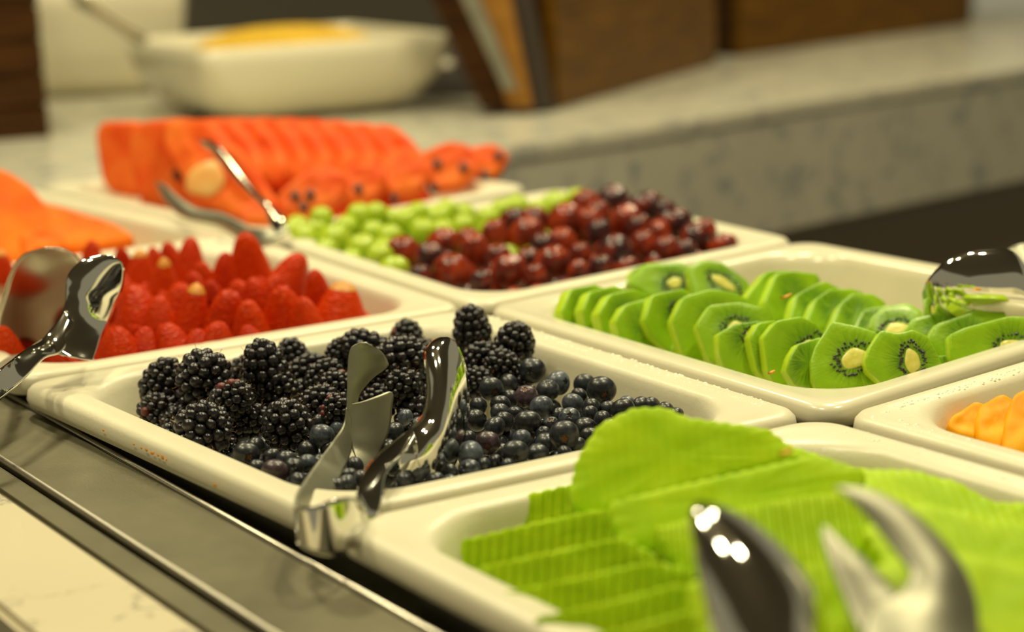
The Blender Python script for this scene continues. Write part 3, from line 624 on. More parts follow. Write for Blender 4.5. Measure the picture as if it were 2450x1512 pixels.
# ------------------------------------------------------------------ slices
def chaikin(p, it, w=.16):
    for _ in range(it):
        q = []
        for i in range(len(p)):
            a, b = p[i], p[(i+1) % len(p)]; q += [a*(1-w)+b*w, a*w+b*(1-w)]
        p = q
    return p
def slab(name, pts, z, n, th, mat, origin=None, bev=.0015, it=2, wav=.0003, seed=0, dn=None, scallop=0, parent=None):
    cx = sum(p[0] for p in pts)/len(pts); cy = sum(p[1] for p in pts)/len(pts)
    ox, oy = origin or (cx, cy)
    A = at(cx, cy, dn) if dn else atz(cx, cy, z)
    N = nrm(*n)
    def hit(px, py):
        v = (FW*F + RT*(px-W/2) - UP*(py-H/2)); return CAM + v*((A-CAM).dot(N)/v.dot(N))
    O = hit(ox, oy); X = Vector((0, 0, 1)).cross(N)
    if X.length < .05: X = GR.copy()
    X.normalize(); Y = N.cross(X); MW = Matrix(((X.x, Y.x, N.x, O.x), (X.y, Y.y, N.y, O.y), (X.z, Y.z, N.z, O.z), (0, 0, 0, 1)))
    loc = []
    for px, py in pts:
        d = hit(px, py)-O; loc.append(Vector((d.dot(X), d.dot(Y))))
    ar = sum(loc[i].x*loc[(i+1) % len(loc)].y-loc[(i+1) % len(loc)].x*loc[i].y for i in range(len(loc)))
    if ar < 0: loc.reverse()
    ring = chaikin(loc, it, .09 if it == 1 else .18)
    base = ring
    if scallop:                                          # crinkle-cut rim
        L = 0; R2 = []; base = []
        for i in range(len(ring)):
            a, b = ring[i], ring[(i+1) % len(ring)]; k = max(1, int((b-a).length/.0008)); t = (b-a)
            nn = Vector((t.y, -t.x)).normalized() if t.length else Vector((0, 0))
            for j in range(k):
                base.append(a+t*(j/k)); R2.append(a+t*(j/k)+nn*(scallop*math.sin((L+t.length*j/k)/.0028*math.pi)))
            L += t.length
        ring = R2
    c = sum(ring, Vector((0, 0)))/len(ring); V = []; Fc = []; m = len(ring)
    def put(k, ins, zz):
        for p in (ring if k == 1 else base):
            d = p-c; l = d.length or 1; s = max(0, (l-ins)/l)*k; q = c+d*s
            V.append((q.x, q.y, zz+wav*noise.noise(Vector((q.x*140, q.y*140, seed*3.1)))*(2 if zz > -bev else 0)))
    put(1, bev, -th); put(1, bev*.3, -th+bev*.3); put(1, 0, -th+bev); put(1, 0, -bev); put(1, bev*.3, -bev*.3); put(1, bev, 0)
    for k in (.8, .6, .4, .2): put(k, bev, 0)
    for r in range(9):
        for j in range(m): Fc.append((r*m+j, r*m+(j+1) % m, (r+1)*m+(j+1) % m, (r+1)*m+j))
    Fc.append(tuple(range(m-1, -1, -1))); Fc.append(tuple(9*m+j for j in range(m)))
    o = mesh(name, V, Fc, mat, mw=MW)
    # flat shading feel on the sharp rim
    o['_s'] = 0; del o['_s']
    return o
def disc(name, rx, ry, z, mat, parent, rot=0, n=24, dome=.0004, seed=0):
    rr = random.Random(seed); V = []; Fc = []
    ph = rr.random()*6
    for k, h in ((1, 0), (.93, dome*.8), (.5, dome)):
        for j in range(n):
            a = j*math.tau/n; w = 1+.06*math.sin(3*a+ph)+.04*math.sin(5*a+ph*2); x = rx*k*math.cos(a)*w; y = ry*k*math.sin(a)*w
            V.append((x*math.cos(rot)-y*math.sin(rot), x*math.sin(rot)+y*math.cos(rot), z+h))
    for r in range(2):
        for j in range(n): Fc.append((r*n+j, r*n+(j+1) % n, (r+1)*n+(j+1) % n, (r+1)*n+j))
    Fc.append(tuple(2*n+j for j in range(n)))
    return mesh(name, V, Fc, mat, parent)
def seeds(parent, rx, ry, rot, n, seed, a0=0, a1=math.tau):
    rr = random.Random(seed); V = []; Fc = []
    base = [(1, 0, 0), (.3, .55, 0), (-.8, .45, 0), (-1, 0, 0), (-.8, -.45, 0), (.3, -.55, 0), (0, 0, .5)]
    fs = [(i, (i+1) % 6, 6) for i in range(6)]
    for i in range(n):
        a = a0+(a1-a0)*(i+rr.uniform(-.3, .3))/n; k = rr.choice((1.0, 1.16, 1.30))*rr.uniform(.94, 1.08)
        x = rx*k*math.cos(a); y = ry*k*math.sin(a); X = x*math.cos(rot)-y*math.sin(rot); Y = x*math.sin(rot)+y*math.cos(rot)
        an = math.atan2(Y, X)+rr.uniform(-.4, .4); s = rr.uniform(.00075, .0011); b = len(V)
        for vx, vy, vz in base: V.append((X+s*(vx*math.cos(an)-vy*math.sin(an)), Y+s*(vx*math.sin(an)+vy*math.cos(an)), .0002+vz*s*1.3))
        Fc += [(f[0]+b, f[1]+b, f[2]+b) for f in fs]
    tag(mesh('seeds', V, Fc, M['seed'], parent), kind='stuff')
def kslice(pts, z, n, org=None, core=None, look='pale green', th=.0085, nseed=44, sd=None):
    o = slab('kiwi_slice', pts, z, n, th, M['kiwi'], origin=org, bev=.0008, it=1, seed=len(HEAP.get('kiwi', [])))
    if core:
        rx, ry, rot = core; disc('core', rx, ry, .0002, M['kiwi_core'], o, rot, seed=int(pts[0][0]))
        seeds(o, rx*1.12+.0010, ry*1.12+.0010, rot, nseed, int(pts[0][0]))
    cx = sum(p[0] for p in pts)/len(pts); cy = sum(p[1] for p in pts)/len(pts)
    reg('kiwi', o, cx, cy, look)
    return o
FV = (.05, .85, .52)
# back row first
kslice([(1497, 677), (1543, 629), (1631, 626), (1651, 637), (1655, 690), (1614, 715), (1551, 712), (1525, 690)], .004, (.15, .8, .55), (1614, 677), (.0045, .0036, .3), 'seedy-faced')
kslice([(1480, 700), (1520, 640), (1560, 628), (1600, 640), (1600, 700), (1540, 720)], -.002, (.4, .7, .4), None, None, 'plain green')
kslice([(1646, 637), (1680, 621), (1729, 627), (1791, 674), (1800, 700), (1780, 730), (1729, 735), (1660, 715)], .003, (.25, .75, .55), (1731, 677), (.0085, .0032, -.75), 'seedy-faced')
kslice([(1785, 712), (1834, 649), (1871, 646), (1925, 652), (1915, 690), (1880, 760), (1830, 765)], .002, (.55, .6, .45), look='plain ridged')
kslice([(1830, 720), (1858, 652), (1900, 648), (1954, 654), (1966, 672), (1925, 700), (1905, 765), (1850, 770)], .0025, (.5, .6, .5), look='plain ridged')
kslice([(1890, 765), (1905, 705), (1950, 680), (1975, 672), (2012, 690), (1985, 720), (1960, 780), (1905, 785)], .0, (.45, .65, .5), look='plain green')
kslice([(1925, 775), (1950, 715), (1985, 692), (2040, 690), (2070, 700), (2030, 730), (2010, 785), (1950, 790)], -.001, (.4, .65, .55), look='plain green')
kslice([(1985, 785), (2010, 725), (2040, 700), (2090, 703), (2122, 725), (2085, 755), (2065, 800), (2010, 800)], -.002, (.35, .6, .6), look='darker green')
kslice([(2040, 790), (2065, 740), (2125, 728), (2140, 745), (2115, 800), (2060, 805)], -.006, (.2, .6, .6), look='plain green')
# front row along the left wall
kslice([(1346, 743), (1366, 691), (1423, 680), (1450, 690), (1460, 740), (1440, 795), (1400, 798), (1357, 783)], -.002, (.62, .62, .30), look='leftmost plain')
kslice([(1395, 740), (1412, 697), (1470, 683), (1500, 692), (1505, 750), (1490, 810), (1450, 815), (1408, 800)], -.003, (.62, .62, .32), look='plain green')
kslice([(1434, 748), (1460, 703), (1517, 691), (1550, 703), (1550, 770), (1530, 825), (1490, 826), (1450, 812)], -.003, (.60, .64, .34), look='plain green')
kslice([(1474, 765), (1495, 728), (1557, 711), (1590, 735), (1605, 800), (1605, 846), (1557, 845), (1489, 825)], -.004, (.5, .72, .4), look='plain yellowish-green')
kslice([(1543, 764), (1560, 705), (1637, 689), (1665, 710), (1675, 790), (1655, 858), (1610, 848), (1560, 805)], -.003, (.50, .70, .38), (1622, 750), (.003, .0042, .3), 'seedy-faced')
kslice([(1608, 765), (1635, 709), (1700, 691), (1757, 700), (1814, 726), (1820, 780), (1780, 850), (1740, 880), (1691, 876), (1640, 860)], -.002, (.34, .78, .42), (1718, 775), (.0060, .0050, .2), 'large seedy', nseed=40)
kslice([(1666, 776), (1697, 729), (1771, 722), (1829, 734), (1846, 760), (1840, 810), (1814, 862), (1757, 890), (1698, 862)], .0, (.22, .80, .50), (1762, 786), (.0055, .0040, .2), 'folded seedy')
kslice([(1720, 797), (1757, 775), (1814, 767), (1845, 775), (1850, 830), (1835, 890), (1807, 905), (1737, 890), (1722, 843)], -.001, (.30, .82, .40), (1795, 803), (.0030, .0022, .1), 'small seedy', nseed=26)
kslice([(1797, 806), (1815, 772), (1855, 765), (1890, 790), (1895, 880), (1880, 930), (1845, 915), (1815, 888)], -.004, (.45, .75, .35), look='plain thin')
kslice([(1828, 803), (1857, 767), (1917, 756), (1958, 775), (1978, 800), (1972, 860), (1950, 925), (1905, 937), (1862, 930), (1838, 885)], -.003, (.30, .82, .40), (1935, 838), (.0075, .0045, .6), 'seedy-arc')
kslice([(1882, 886), (1893, 850), (1911, 822), (1966, 806), (1985, 830), (1985, 900), (1962, 936), (1905, 923)], -.004, (.30, .86, .35), look='plain short')
kslice([(2024, 935), (2050, 880), (2085, 830), (2125, 835), (2150, 880), (2135, 930), (2080, 938)], -.010, (.1, .85, .45), look='mostly hidden plain')
kslice([(1939, 862), (1950, 828), (1990, 768), (2045, 778), (2097, 793), (2122, 850), (2098, 930), (2026, 938), (1957, 936), (1941, 905)], -.001, (-.02, .84, .50), (2045, 858), (.0072, .0052, .35), 'large round seedy', nseed=60)
kslice([(2079, 782), (2084, 760), (2111, 734), (2171, 723), (2207, 744), (2215, 790), (2180, 830), (2108, 810)], .0, (.05, .70, .70), (2146, 788), (.0068, .0042, .2), 'dark-seeded upright', nseed=48)
kslice([(2166, 790), (2180, 764), (2300, 732), (2335, 741), (2330, 800), (2260, 850), (2200, 830)], -.001, (.1, .8, .6), look='plain striated')
kslice([(2215, 815), (2236, 776), (2366, 733), (2410, 750), (2400, 820), (2320, 860), (2250, 855)], -.002, (.1, .82, .55), look='plain striated')
kslice([(2272, 800), (2310, 783), (2417, 755), (2490, 760), (2540, 800), (2520, 865), (2430, 872), (2354, 876), (2298, 886), (2276, 856)], -.002, (.12, .86, .48), (2420, 828), (.0070, .0034, .05), 'wide pale-cored', nseed=34)
kslice([(2195, 900), (2235, 850), (2290, 850), (2320, 880), (2260, 905)], -.012, (.1, .8, .5), look='mostly hidden green')
kslice([(2072, 858), (2080, 832), (2108, 789), (2149, 797), (2185, 788), (2220, 804), (2244, 845), (2263, 896), (2210, 928), (2128, 930), (2076, 884)], .002, (.12, .86, .46), (2182, 864), (.0040, .0064, -.05), 'nearest round seedy', nseed=64)
finish_labels('kiwi', 'kiwi slice', 'of kiwis', 3, 'kiwi slice', 'kiwi slices in the kiwi tray')
# ------------------------------------------------------------------ watermelon
def wslice(pts, z, n, look, th=.014, rind=None, sd=()):
    o = slab('watermelon_slice', pts, z, n, th, M['water'], bev=.003, it=2, wav=.0012, seed=len(HEAP.get('water', [])))
    cx = sum(p[0] for p in pts)/len(pts); cy = sum(p[1] for p in pts)/len(pts)
    k = depth(o.matrix_world.translation)/F
    if rind: disc('rind', rind[2]*1.3*k, rind[3]*k, .0008, M['rind'], o, .4, dome=.002).location = ((rind[0]-cx)*k, -(rind[1]-cy)*k, 0)
    for sx, sy in sd:
        s = disc('seed', 11*k, 14*k, .0022, M['melon_seed'], o, .3, n=10, dome=.002); s.location = ((sx-cx)*k, -(sy-cy)*k*1.05, 0)
    reg('water', o, cx, cy, look)
wslice([(222, 292), (330, 288), (352, 330), (350, 480), (245, 458)], .028, (-.15, .95, .12), 'tall squared', .02)
wslice([(305, 292), (470, 280), (500, 330), (470, 480), (420, 500), (325, 482)], .026, (-.05, .95, .15), 'tall squared', .02, sd=[(424, 418)])
for i in range(9):
    f = i/8; tx = 430+f*450; ty = 282-10*math.sin(f*3.1)+f*15; bx = 520+f*430; by = 430-f*40
    wslice([(tx-40, ty+6), (tx+55, ty-2), (tx+95, ty+30), (bx+60, by-15), (bx+20, by+30), (bx-70, by+20), (tx-40, ty+70)], .040-.016*f, (-.45+.1*f, .75, .45), 'long leaning', .016)
for i in range(6):
    f = i/5; tx = 600+f*180; ty = 318+f*10; bx = 640+f*130; by = 460-f*28
    wslice([(tx-60, ty+14), (tx-5, ty-14), (tx+40, ty), (bx+70, by-40), (bx+50, by+5), (bx-30, by+28), (tx-50, ty+60)], .022-.010*f, (-.3, .8, .5), 'inner leaning', .014)
wslice([(442, 440), (450, 395), (505, 342), (565, 345), (640, 455), (672, 500), (640, 530), (590, 532), (510, 495), (455, 480)], .014, (-.15, .9, .3), 'rind-patched front', .016, rind=(490, 428, 38, 42))
wslice([(560, 500), (620, 470), (668, 500), (650, 525), (590, 535)], .0, (0, .8, .6), 'small front', .012)
SR = [([(650, 475), (740, 398), (800, 395), (838, 430), (822, 472), (722, 512), (676, 508)], [(706, 470), (742, 468), (724, 498)]),
      ([(790, 440), (850, 388), (900, 385), (930, 415), (908, 462), (830, 486), (815, 470)], [(856, 455)]),
      ([(890, 410), (955, 368), (1010, 373), (1034, 410), (1003, 452), (930, 468)], [(937, 478)]),
      ([(990, 372), (1075, 334), (1130, 348), (1150, 400), (1110, 442), (1035, 452), (1015, 400)], [(1045, 394), (1108, 406), (1032, 452)]),
      ([(1115, 352), (1185, 340), (1221, 368), (1202, 412), (1145, 434), (1135, 400)], [(1194, 376), (1156, 422)])]
def zbase(by, cy, zb=-.004): return CAM.z-(cy+244)/(by+244)*(CAM.z-zb)
for (p, s), by in list(zip(SR, (508, 488, 472, 456, 440)))[::-1]: wslice(p, zbase(by, sum(a[1] for a in p)/len(p)), (.1, .85, .5), 'seeded rounded', .018, sd=s)
for i in range(6):
    f = i/6; x = 700+f*450; y = 490-f*80
    wslice([(x-50, y-10), (x, y-45), (x+50, y-50), (x+60, y-15), (x, y+12)], -.002, (.1, .7, .6), 'lower shaded', .012)
finish_labels('water', 'watermelon slice', 'of the pile', 4, 'watermelon slice', 'watermelon slices in the tray')
# ------------------------------------------------------------------ papaya and cantaloupe
def fslice(name, mat, heap, pts, z, n, look, th=.016, **k):
    o = slab(name, pts, z, n, th, mat, bev=k.pop('bev', .003), it=k.pop('it', 2), wav=k.pop('wav', .001), seed=len(HEAP.get(heap, [])), **k)
    reg(heap, o, sum(p[0] for p in pts)/len(pts), sum(p[1] for p in pts)/len(pts), look); return o
fslice('papaya_slice', M['papaya'], 'pap', [(-160, 420), (-60, 385), (10, 405), (70, 440), (120, 500), (155, 570), (140, 605), (20, 640), (-150, 650)], .012, (.1, .75, .6), 'broad pale orange', .03)
fslice('papaya_slice', M['papaya'], 'pap', [(85, 478), (160, 498), (250, 522), (334, 568), (250, 585), (150, 595), (110, 560)], .0, (.1, .6, .8), 'pointed orange', .02)
fslice('papaya_slice', M['papaya'], 'pap', [(40, 560), (90, 540), (150, 560), (160, 592), (60, 625)], .002, (.1, .7, .7), 'small low orange', .02)
finish_labels('pap', 'papaya slice', 'beside the strawberries', 1, 'papaya slice', 'papaya slices at the left edge')
fslice('cantaloupe_slice', M['cantaloupe'], 'can', [(2262, 1020), (2275, 990), (2340, 955), (2372, 965), (2352, 1000), (2340, 1055), (2300, 1045)], -.008, (-.1, .6, .8), 'end')
fslice('cantaloupe_slice', M['cantaloupe'], 'can', [(2330, 1010), (2345, 960), (2400, 938), (2432, 950), (2420, 1000), (2410, 1080), (2345, 1065)], -.006, (-.1, .6, .8), 'second')
fslice('cantaloupe_slice', M['cantaloupe'], 'can', [(2400, 1020), (2418, 945), (2470, 918), (2560, 930), (2560, 1120), (2480, 1105), (2400, 1085)], -.004, (-.1, .6, .8), 'broad')
finish_labels('can', 'cantaloupe slice', 'at right edge', 1, 'cantaloupe slice', 'cantaloupe slices at the right edge')
# ------------------------------------------------------------------ honeydew
def hd(pts, z, n, look, th=.014, sc=.0003): return fslice('honeydew_slice', M['honey_fluted' if 'long' in look or 'middle' in look else 'honey'], 'honey', pts, z, n, look, th, scallop=sc, it=1, wav=.0003, bev=.0012)
PN = (-.15, .86, .50)
hd([(1120, 1213), (1240, 1185), (1375, 1155), (1470, 1190), (1520, 1235), (1440, 1262), (1130, 1290)], -.006, PN, 'long flat-ended', .014)
hd([(1098, 1292), (1250, 1255), (1440, 1215), (1530, 1250), (1560, 1290), (1480, 1320), (1105, 1370)], -.003, PN, 'long flat-ended', .014)
hd([(1120, 1362), (1300, 1322), (1490, 1283), (1560, 1320), (1620, 1350), (1500, 1390), (1180, 1425)], .0, PN, 'long flat-ended', .014)
hd([(1190, 1420), (1360, 1385), (1560, 1340), (1700, 1370), (1720, 1400), (1540, 1450), (1260, 1480)], .002, PN, 'long flat-ended', .014)
hd([(1270, 1480), (1450, 1440), (1620, 1395), (1760, 1420), (1780, 1460), (1600, 1520), (1340, 1535)], .004, PN, 'long flat-ended', .014)
hd([(1350, 1535), (1500, 1500), (1680, 1450), (1820, 1480), (1840, 1540), (1650, 1600), (1430, 1600)], .006, PN, 'long flat-ended', .014)
hd([(2000, 1165), (2060, 1120), (2180, 1122), (2290, 1150), (2380, 1200), (2560, 1200), (2640, 1300), (2500, 1420), (2200, 1360), (2060, 1260)], .004, (.1, .5, .85), 'broad far right')
hd([(2060, 1260), (2200, 1200), (2400, 1240), (2640, 1300), (2640, 1480), (2400, 1500), (2150, 1400)], .010, (.1, .5, .85), 'broad right')
hd([(2040, 1380), (2200, 1300), (2400, 1340), (2640, 1400), (2640, 1650), (2300, 1680), (2080, 1560)], .016, (.1, .5, .85), 'broad near right')
hd([(1560, 1262), (1700, 1225), (1900, 1185), (2080, 1170), (2200, 1290), (2160, 1420), (1900, 1430), (1700, 1400), (1610, 1340)], .010, (0, .62, .75), 'square-ended middle')
hd([(1640, 1390), (1800, 1360), (2000, 1340), (2160, 1400), (2140, 1640), (1800, 1660), (1680, 1560)], .012, (0, .6, .8), 'low middle')
hd([(1448, 1205), (1600, 1165), (1800, 1120), (1960, 1085), (2075, 1128), (2060, 1190), (1900, 1230), (1720, 1270), (1600, 1310), (1490, 1310)], .016, (0, .72, .65), 'wide stepped')
hd([(1800, 1070), (1880, 1060), (1960, 1085), (2010, 1110), (2078, 1122), (2030, 1150), (1900, 1150)], .008, (0, .6, .8), 'small back')
hd([(1362, 1185), (1378, 1100), (1432, 1015), (1515, 974), (1592, 972), (1645, 996), (1730, 1008), (1842, 1025), (1885, 1060), (1915, 1095), (1800, 1125), (1650, 1160), (1500, 1205), (1420, 1235), (1378, 1215)], .020, (.0, .80, .58), 'large domed top', .012)
finish_labels('honey', 'honeydew slice', 'of honeydew', 4, 'honeydew slice', 'honeydew slices in the nearest tray')
# lower layers of slices under the visible ones
for heap, nm, lab, grp, dz, db in (('honey', 'honeydew slice', 'green honeydew slice buried under the upper honeydew slices', 'buried honeydew slices', -.024, .022), ('kiwi', 'kiwi slice', 'green kiwi slice buried under the upper kiwi slices', 'buried kiwi slices', -.022, .020),
                                   ('can', 'cantaloupe slice', 'orange cantaloupe slice buried under the upper cantaloupe', 'buried cantaloupe slices', -.022, .02), ('pap', 'papaya slice', 'orange papaya slice buried under the upper papaya', 'buried papaya slices', -.026, .02), ('water', 'watermelon slice', 'red watermelon slice buried under the upper watermelon', 'buried watermelon slices', -.026, .02)):
    for (o, px, py, look) in HEAP[heap]:
        q = TR[{'honey': 'H', 'kiwi': 'K', 'can': 'C', 'pap': 'P', 'water': 'W'}[heap]]
        mw = Matrix.Translation(Vector((0, 0, dz))-GB*db) @ o.matrix_world; bb = [mw @ Vector(b) for b in o.bound_box]
        if min(b.z for b in bb) < -.063 or any(not (.09 < t < .91) for b in bb for t in uv_in(q, b)): continue
        c = o.copy(); COL.objects.link(c); c.matrix_world = Matrix.Translation(Vector((0, 0, dz))-GB*db) @ o.matrix_world
        tag(c, lab, nm, grp)
# ------------------------------------------------------------------ tongs (lofted sheet metal)
def cr(p, t):                                             # Catmull-Rom through rows
    n = len(p)-1; i = min(int(t*n), n-1); f = t*n-i
    g = lambda k: p[max(0, min(n, k))]
    a, b, c, d = g(i-1), g(i), g(i+1), g(i+2)
    return [.5*(2*b[k]+(c[k]-a[k])*f+(2*a[k]-5*b[k]+4*c[k]-d[k])*f*f+(3*b[k]-a[k]-3*c[k]+d[k])*f**3) for k in range(len(b))]
def ribbon(name, rows, mat, parent, n=16, per=5, th=.0011, linear=False, lean=0):
    V = []; Fc = []; T = (len(rows)-1)*per
    R = [tuple(r) if len(r) == 7 else tuple(r)+(0,) for r in rows]
    for k in range(T+1):
        t = k/T
        if linear: i = min(int(t*(len(R)-1)), len(R)-2); f = t*(len(R)-1)-i; x1, y1, d1, x2, y2, d2, bu = [R[i][m]*(1-f)+R[i+1][m]*f for m in range(7)]
        else: x1, y1, d1, x2, y2, d2, bu = cr(R, t)
        a = at(x1, y1, d1); b = at(x2, y2, d2)
        for j in range(n+1):
            s = j/n; p = a.lerp(b, s); p = p - FW*(bu*4*s*(1-s)); V.append(p)
    for k in range(T):
        for j in range(n): q = k*(n+1)+j; Fc.append((q, q+1, q+n+2, q+n+1))
    o = mesh(name, V, Fc, mat); o.parent = parent; o.matrix_parent_inverse = parent.matrix_world.inverted()
    solid(o, th); return o
def root(name, p):
    e = empty(name, p); bpy.context.view_layer.update(); return e
# berry tongs
tg = root('serving_tongs', at(790, 1310, .745)); tag(tg, 'stainless tongs with notched blade standing over the blueberries', 'tongs')
dA = .885
ribbon('notched_blade', [(862, 819, dA, 876, 820, dA, .0), (843, 828, dA, 900, 833, dA+.004, .001), (836, 842, dA, 918, 848, dA+.006, .0015), (833, 862, dA, 927, 866, dA+.008, .002), (832, 885, dA, 925, 878, dA+.008, .002), (831, 905, dA, 893, 902, dA+.005, .0015),
      (831, 925, dA, 868, 930, dA+.003, .0008), (830, 945, dA, 857, 952, dA+.002, .0005), (830, 962, dA, 859, 972, dA+.002, .0005), (829, 972, dA, 898, 955, dA+.006, .0015), (828, 985, dA, 937, 938, dA+.010, .002), (827, 1005, dA-.001, 936, 980, dA+.010, .002), (828, 1025, dA-.002, 932, 1020, dA+.009, .002),
      (834, 1048, dA-.003, 920, 1055, dA+.006, .002), (845, 1078, dA-.005, 903, 1088, dA+.002, .001), (860, 1110, dA-.010, 886, 1118, dA-.006, .0005), (874, 1135, dA-.014, 880, 1138, dA-.012, .0)], M['satin'], tg, 16, 4)
o = ribbon('strap', [(828, 975, dA-.001, 840, 1000, dA-.001, 0), (822, 1015, dA-.003, 842, 1055, dA-.003, 0), (800, 1050, dA-.012, 834, 1095, dA-.012, .001), (768, 1093, dA-.035, 816, 1135, dA-.035, .001), (735, 1140, dA-.075, 795, 1190, dA-.060, .001),
      (712, 1180, .765, 745, 1270, .775, 0), (706, 1208, .748, 712, 1298, .752, 0)], M['satin'], tg, 10, 6)
o = ribbon('bend', [(706, 1208, .748, 712, 1298, .752, 0), (722, 1212, .735, 728, 1312, .738, 0), (752, 1212, .729, 754, 1324, .732, 0), (782, 1200, .729, 788, 1332, .733, 0), (815, 1192, .733, 820, 1324, .737, 0), (845, 1190, .742, 848, 1308, .745, 0), (866, 1204, .755, 868, 1288, .758, 0)], M['chrome'], tg, 10, 6)
ribbon('strap', [(866, 1204, .755, 868, 1288, .758, 0), (855, 1185, .762, 905, 1232, .765, .001), (858, 1165, .772, 915, 1190, .775, .002), (872, 1130, .79, 922, 1140, .79, .003), (900, 1092, .81, 948, 1105, .81, .003), (945, 1056, .835, 978, 1075, .833, .003), (990, 1020, .855, 1010, 1050, .852, .003), (1010, 995, .862, 1035, 1020, .86, .003)], M['chrome'], tg, 10, 6)
ribbon('scoop_blade', [(1052, 809, .88, 1070, 808, .882, .001), (1032, 820, .875, 1086, 818, .884, .006), (1019, 842, .870, 1100, 840, .886, .011), (1018, 880, .866, 1113, 880, .886, .015), (1021, 920, .863, 1119, 925, .885, .017), (1019, 960, .860, 1119, 975, .883, .018), (1012, 992, .857, 1114, 1030, .879, .018), (985, 1025, .853, 1104, 1070, .873, .018),
      (962, 1075, .848, 1088, 1110, .866, .014), (955, 1120, .846, 1065, 1140, .860, .008), (965, 1150, .846, 1020, 1160, .853, .003)], M['chrome'], tg, 20, 6)
# strawberry tongs
tg = root('serving_tongs', at(20, 940, .97)); tag(tg, 'stainless tongs with two cupped blades in the strawberries', 'tongs')
ribbon('rear_blade', [(110, 592, 1.088, 145, 592, 1.089, 0), (62, 606, 1.090, 182, 612, 1.092, -.001), (38, 628, 1.094, 196, 640, 1.096, -.002), (20, 665, 1.101, 200, 690, 1.106, -.002), (5, 715, 1.111, 200, 730, 1.114, -.002), (-8, 765, 1.121, 190, 780, 1.124, -.002), (-4, 815, 1.130, 160, 815, 1.130, -.001), (28, 856, 1.136, 90, 845, 1.135, 0)], M['chrome_soft'], tg, 18, 6)
ribbon('front_blade', [(235, 612, 1.018, 262, 610, 1.019, .001), (196, 624, 1.015, 288, 625, 1.022, .003), (165, 656, 1.013, 297, 650, 1.026, .006), (159, 690, 1.012, 292, 690, 1.030, .008), (157, 725, 1.010, 276, 725, 1.033, .009), (141, 765, 1.005, 262, 765, 1.030, .009), (112, 802, .995, 246, 800, 1.020, .008), (100, 826, .988, 234, 835, 1.010, .005), (150, 850, .990, 222, 862, 1.000, .003)], M['chrome'], tg, 20, 6)
ribbon('strap', [(158, 740, 1.008, 180, 780, 1.005, .002), (112, 802, .994, 150, 840, .990, .003), (75, 828, .972, 106, 858, .970, .003), (35, 855, .950, 60, 905, .945, .002), (0, 882, .925, 10, 948, .922, .002), (-50, 920, .91, -40, 990, .91, .002)], M['chrome'], tg, 10, 6)
ribbon('strap', [(28, 850, 1.10, 60, 846, 1.10, 0), (-5, 872, .99, 20, 880, .985, 0), (-60, 905, .95, -50, 935, .95, 0)], M['satin'], tg, 8, 6)
# watermelon tongs
tg = root('serving_tongs', at(640, 570, 1.40)); tag(tg, 'slim steel tongs resting on the corner of the watermelon tray', 'tongs')
ribbon('upper_arm', [(478, 333, 1.50, 484, 345, 1.50, 0), (510, 340, 1.49, 508, 362, 1.49, .002), (550, 378, 1.47, 538, 395, 1.47, .003), (582, 420, 1.45, 568, 432, 1.45, .002), (612, 458, 1.43, 602, 466, 1.43, .002), (645, 488, 1.41, 634, 500, 1.41, .002), (678, 520, 1.40, 648, 540, 1.40, .002), (686, 536, 1.39, 660, 556, 1.39, .001)], M['chrome_soft'], tg, 8, 6)
ribbon('bend', [(686, 536, 1.39, 660, 556, 1.39, .001), (682, 562, 1.385, 655, 572, 1.385, .001), (640, 550, 1.388, 622, 590, 1.385, .001), (600, 545, 1.40, 590, 580, 1.40, .001)], M['satin'], tg, 8, 6)
ribbon('lower_arm', [(372, 436, 1.50, 378, 444, 1.50, 0), (392, 440, 1.49, 388, 468, 1.49, .002), (425, 470, 1.47, 412, 502, 1.47, .003), (470, 498, 1.45, 450, 524, 1.45, .003), (530, 510, 1.43, 520, 540, 1.43, .003), (575, 530, 1.41, 565, 566, 1.41, .002), (604, 546, 1.40, 592, 582, 1.40, .001)], M['satin'], tg, 8, 6)
# kiwi tongs
tg = root('serving_tongs', at(2600, 800, 1.1)); tag(tg, 'polished cupped tongs rising behind the kiwi slices', 'tongs')
ribbon('front_blade', [(2208, 700, 1.062, 2213, 790, 1.070, .001), (2222, 668, 1.054, 2235, 800, 1.066, .005), (2255, 632, 1.048, 2275, 815, 1.064, .009), (2305, 606, 1.045, 2330, 820, 1.062, .012), (2365, 598, 1.045, 2390, 820, 1.062, .013), (2422, 602, 1.048, 2450, 810, 1.064, .012), (2455, 645, 1.056, 2500, 800, 1.066, .008), (2480, 690, 1.07, 2540, 780, 1.072, .003)], M['chrome'], tg, 20, 6)
ribbon('rear_blade', [(2395, 622, 1.16, 2400, 660, 1.16, 0), (2415, 596, 1.16, 2430, 700, 1.15, .004), (2450, 584, 1.16, 2480, 720, 1.15, .008), (2500, 590, 1.17, 2540, 720, 1.15, .006), (2540, 640, 1.17, 2580, 720, 1.16, .001)], M['satin'], tg, 14, 6)
ribbon('strap', [(2470, 660, 1.06, 2500, 760, 1.05, .002), (2560, 700, 1.09, 2580, 780, 1.08, .002), (2640, 740, 1.12, 2650, 800, 1.12, .001)], M['chrome'], tg, 8, 6)
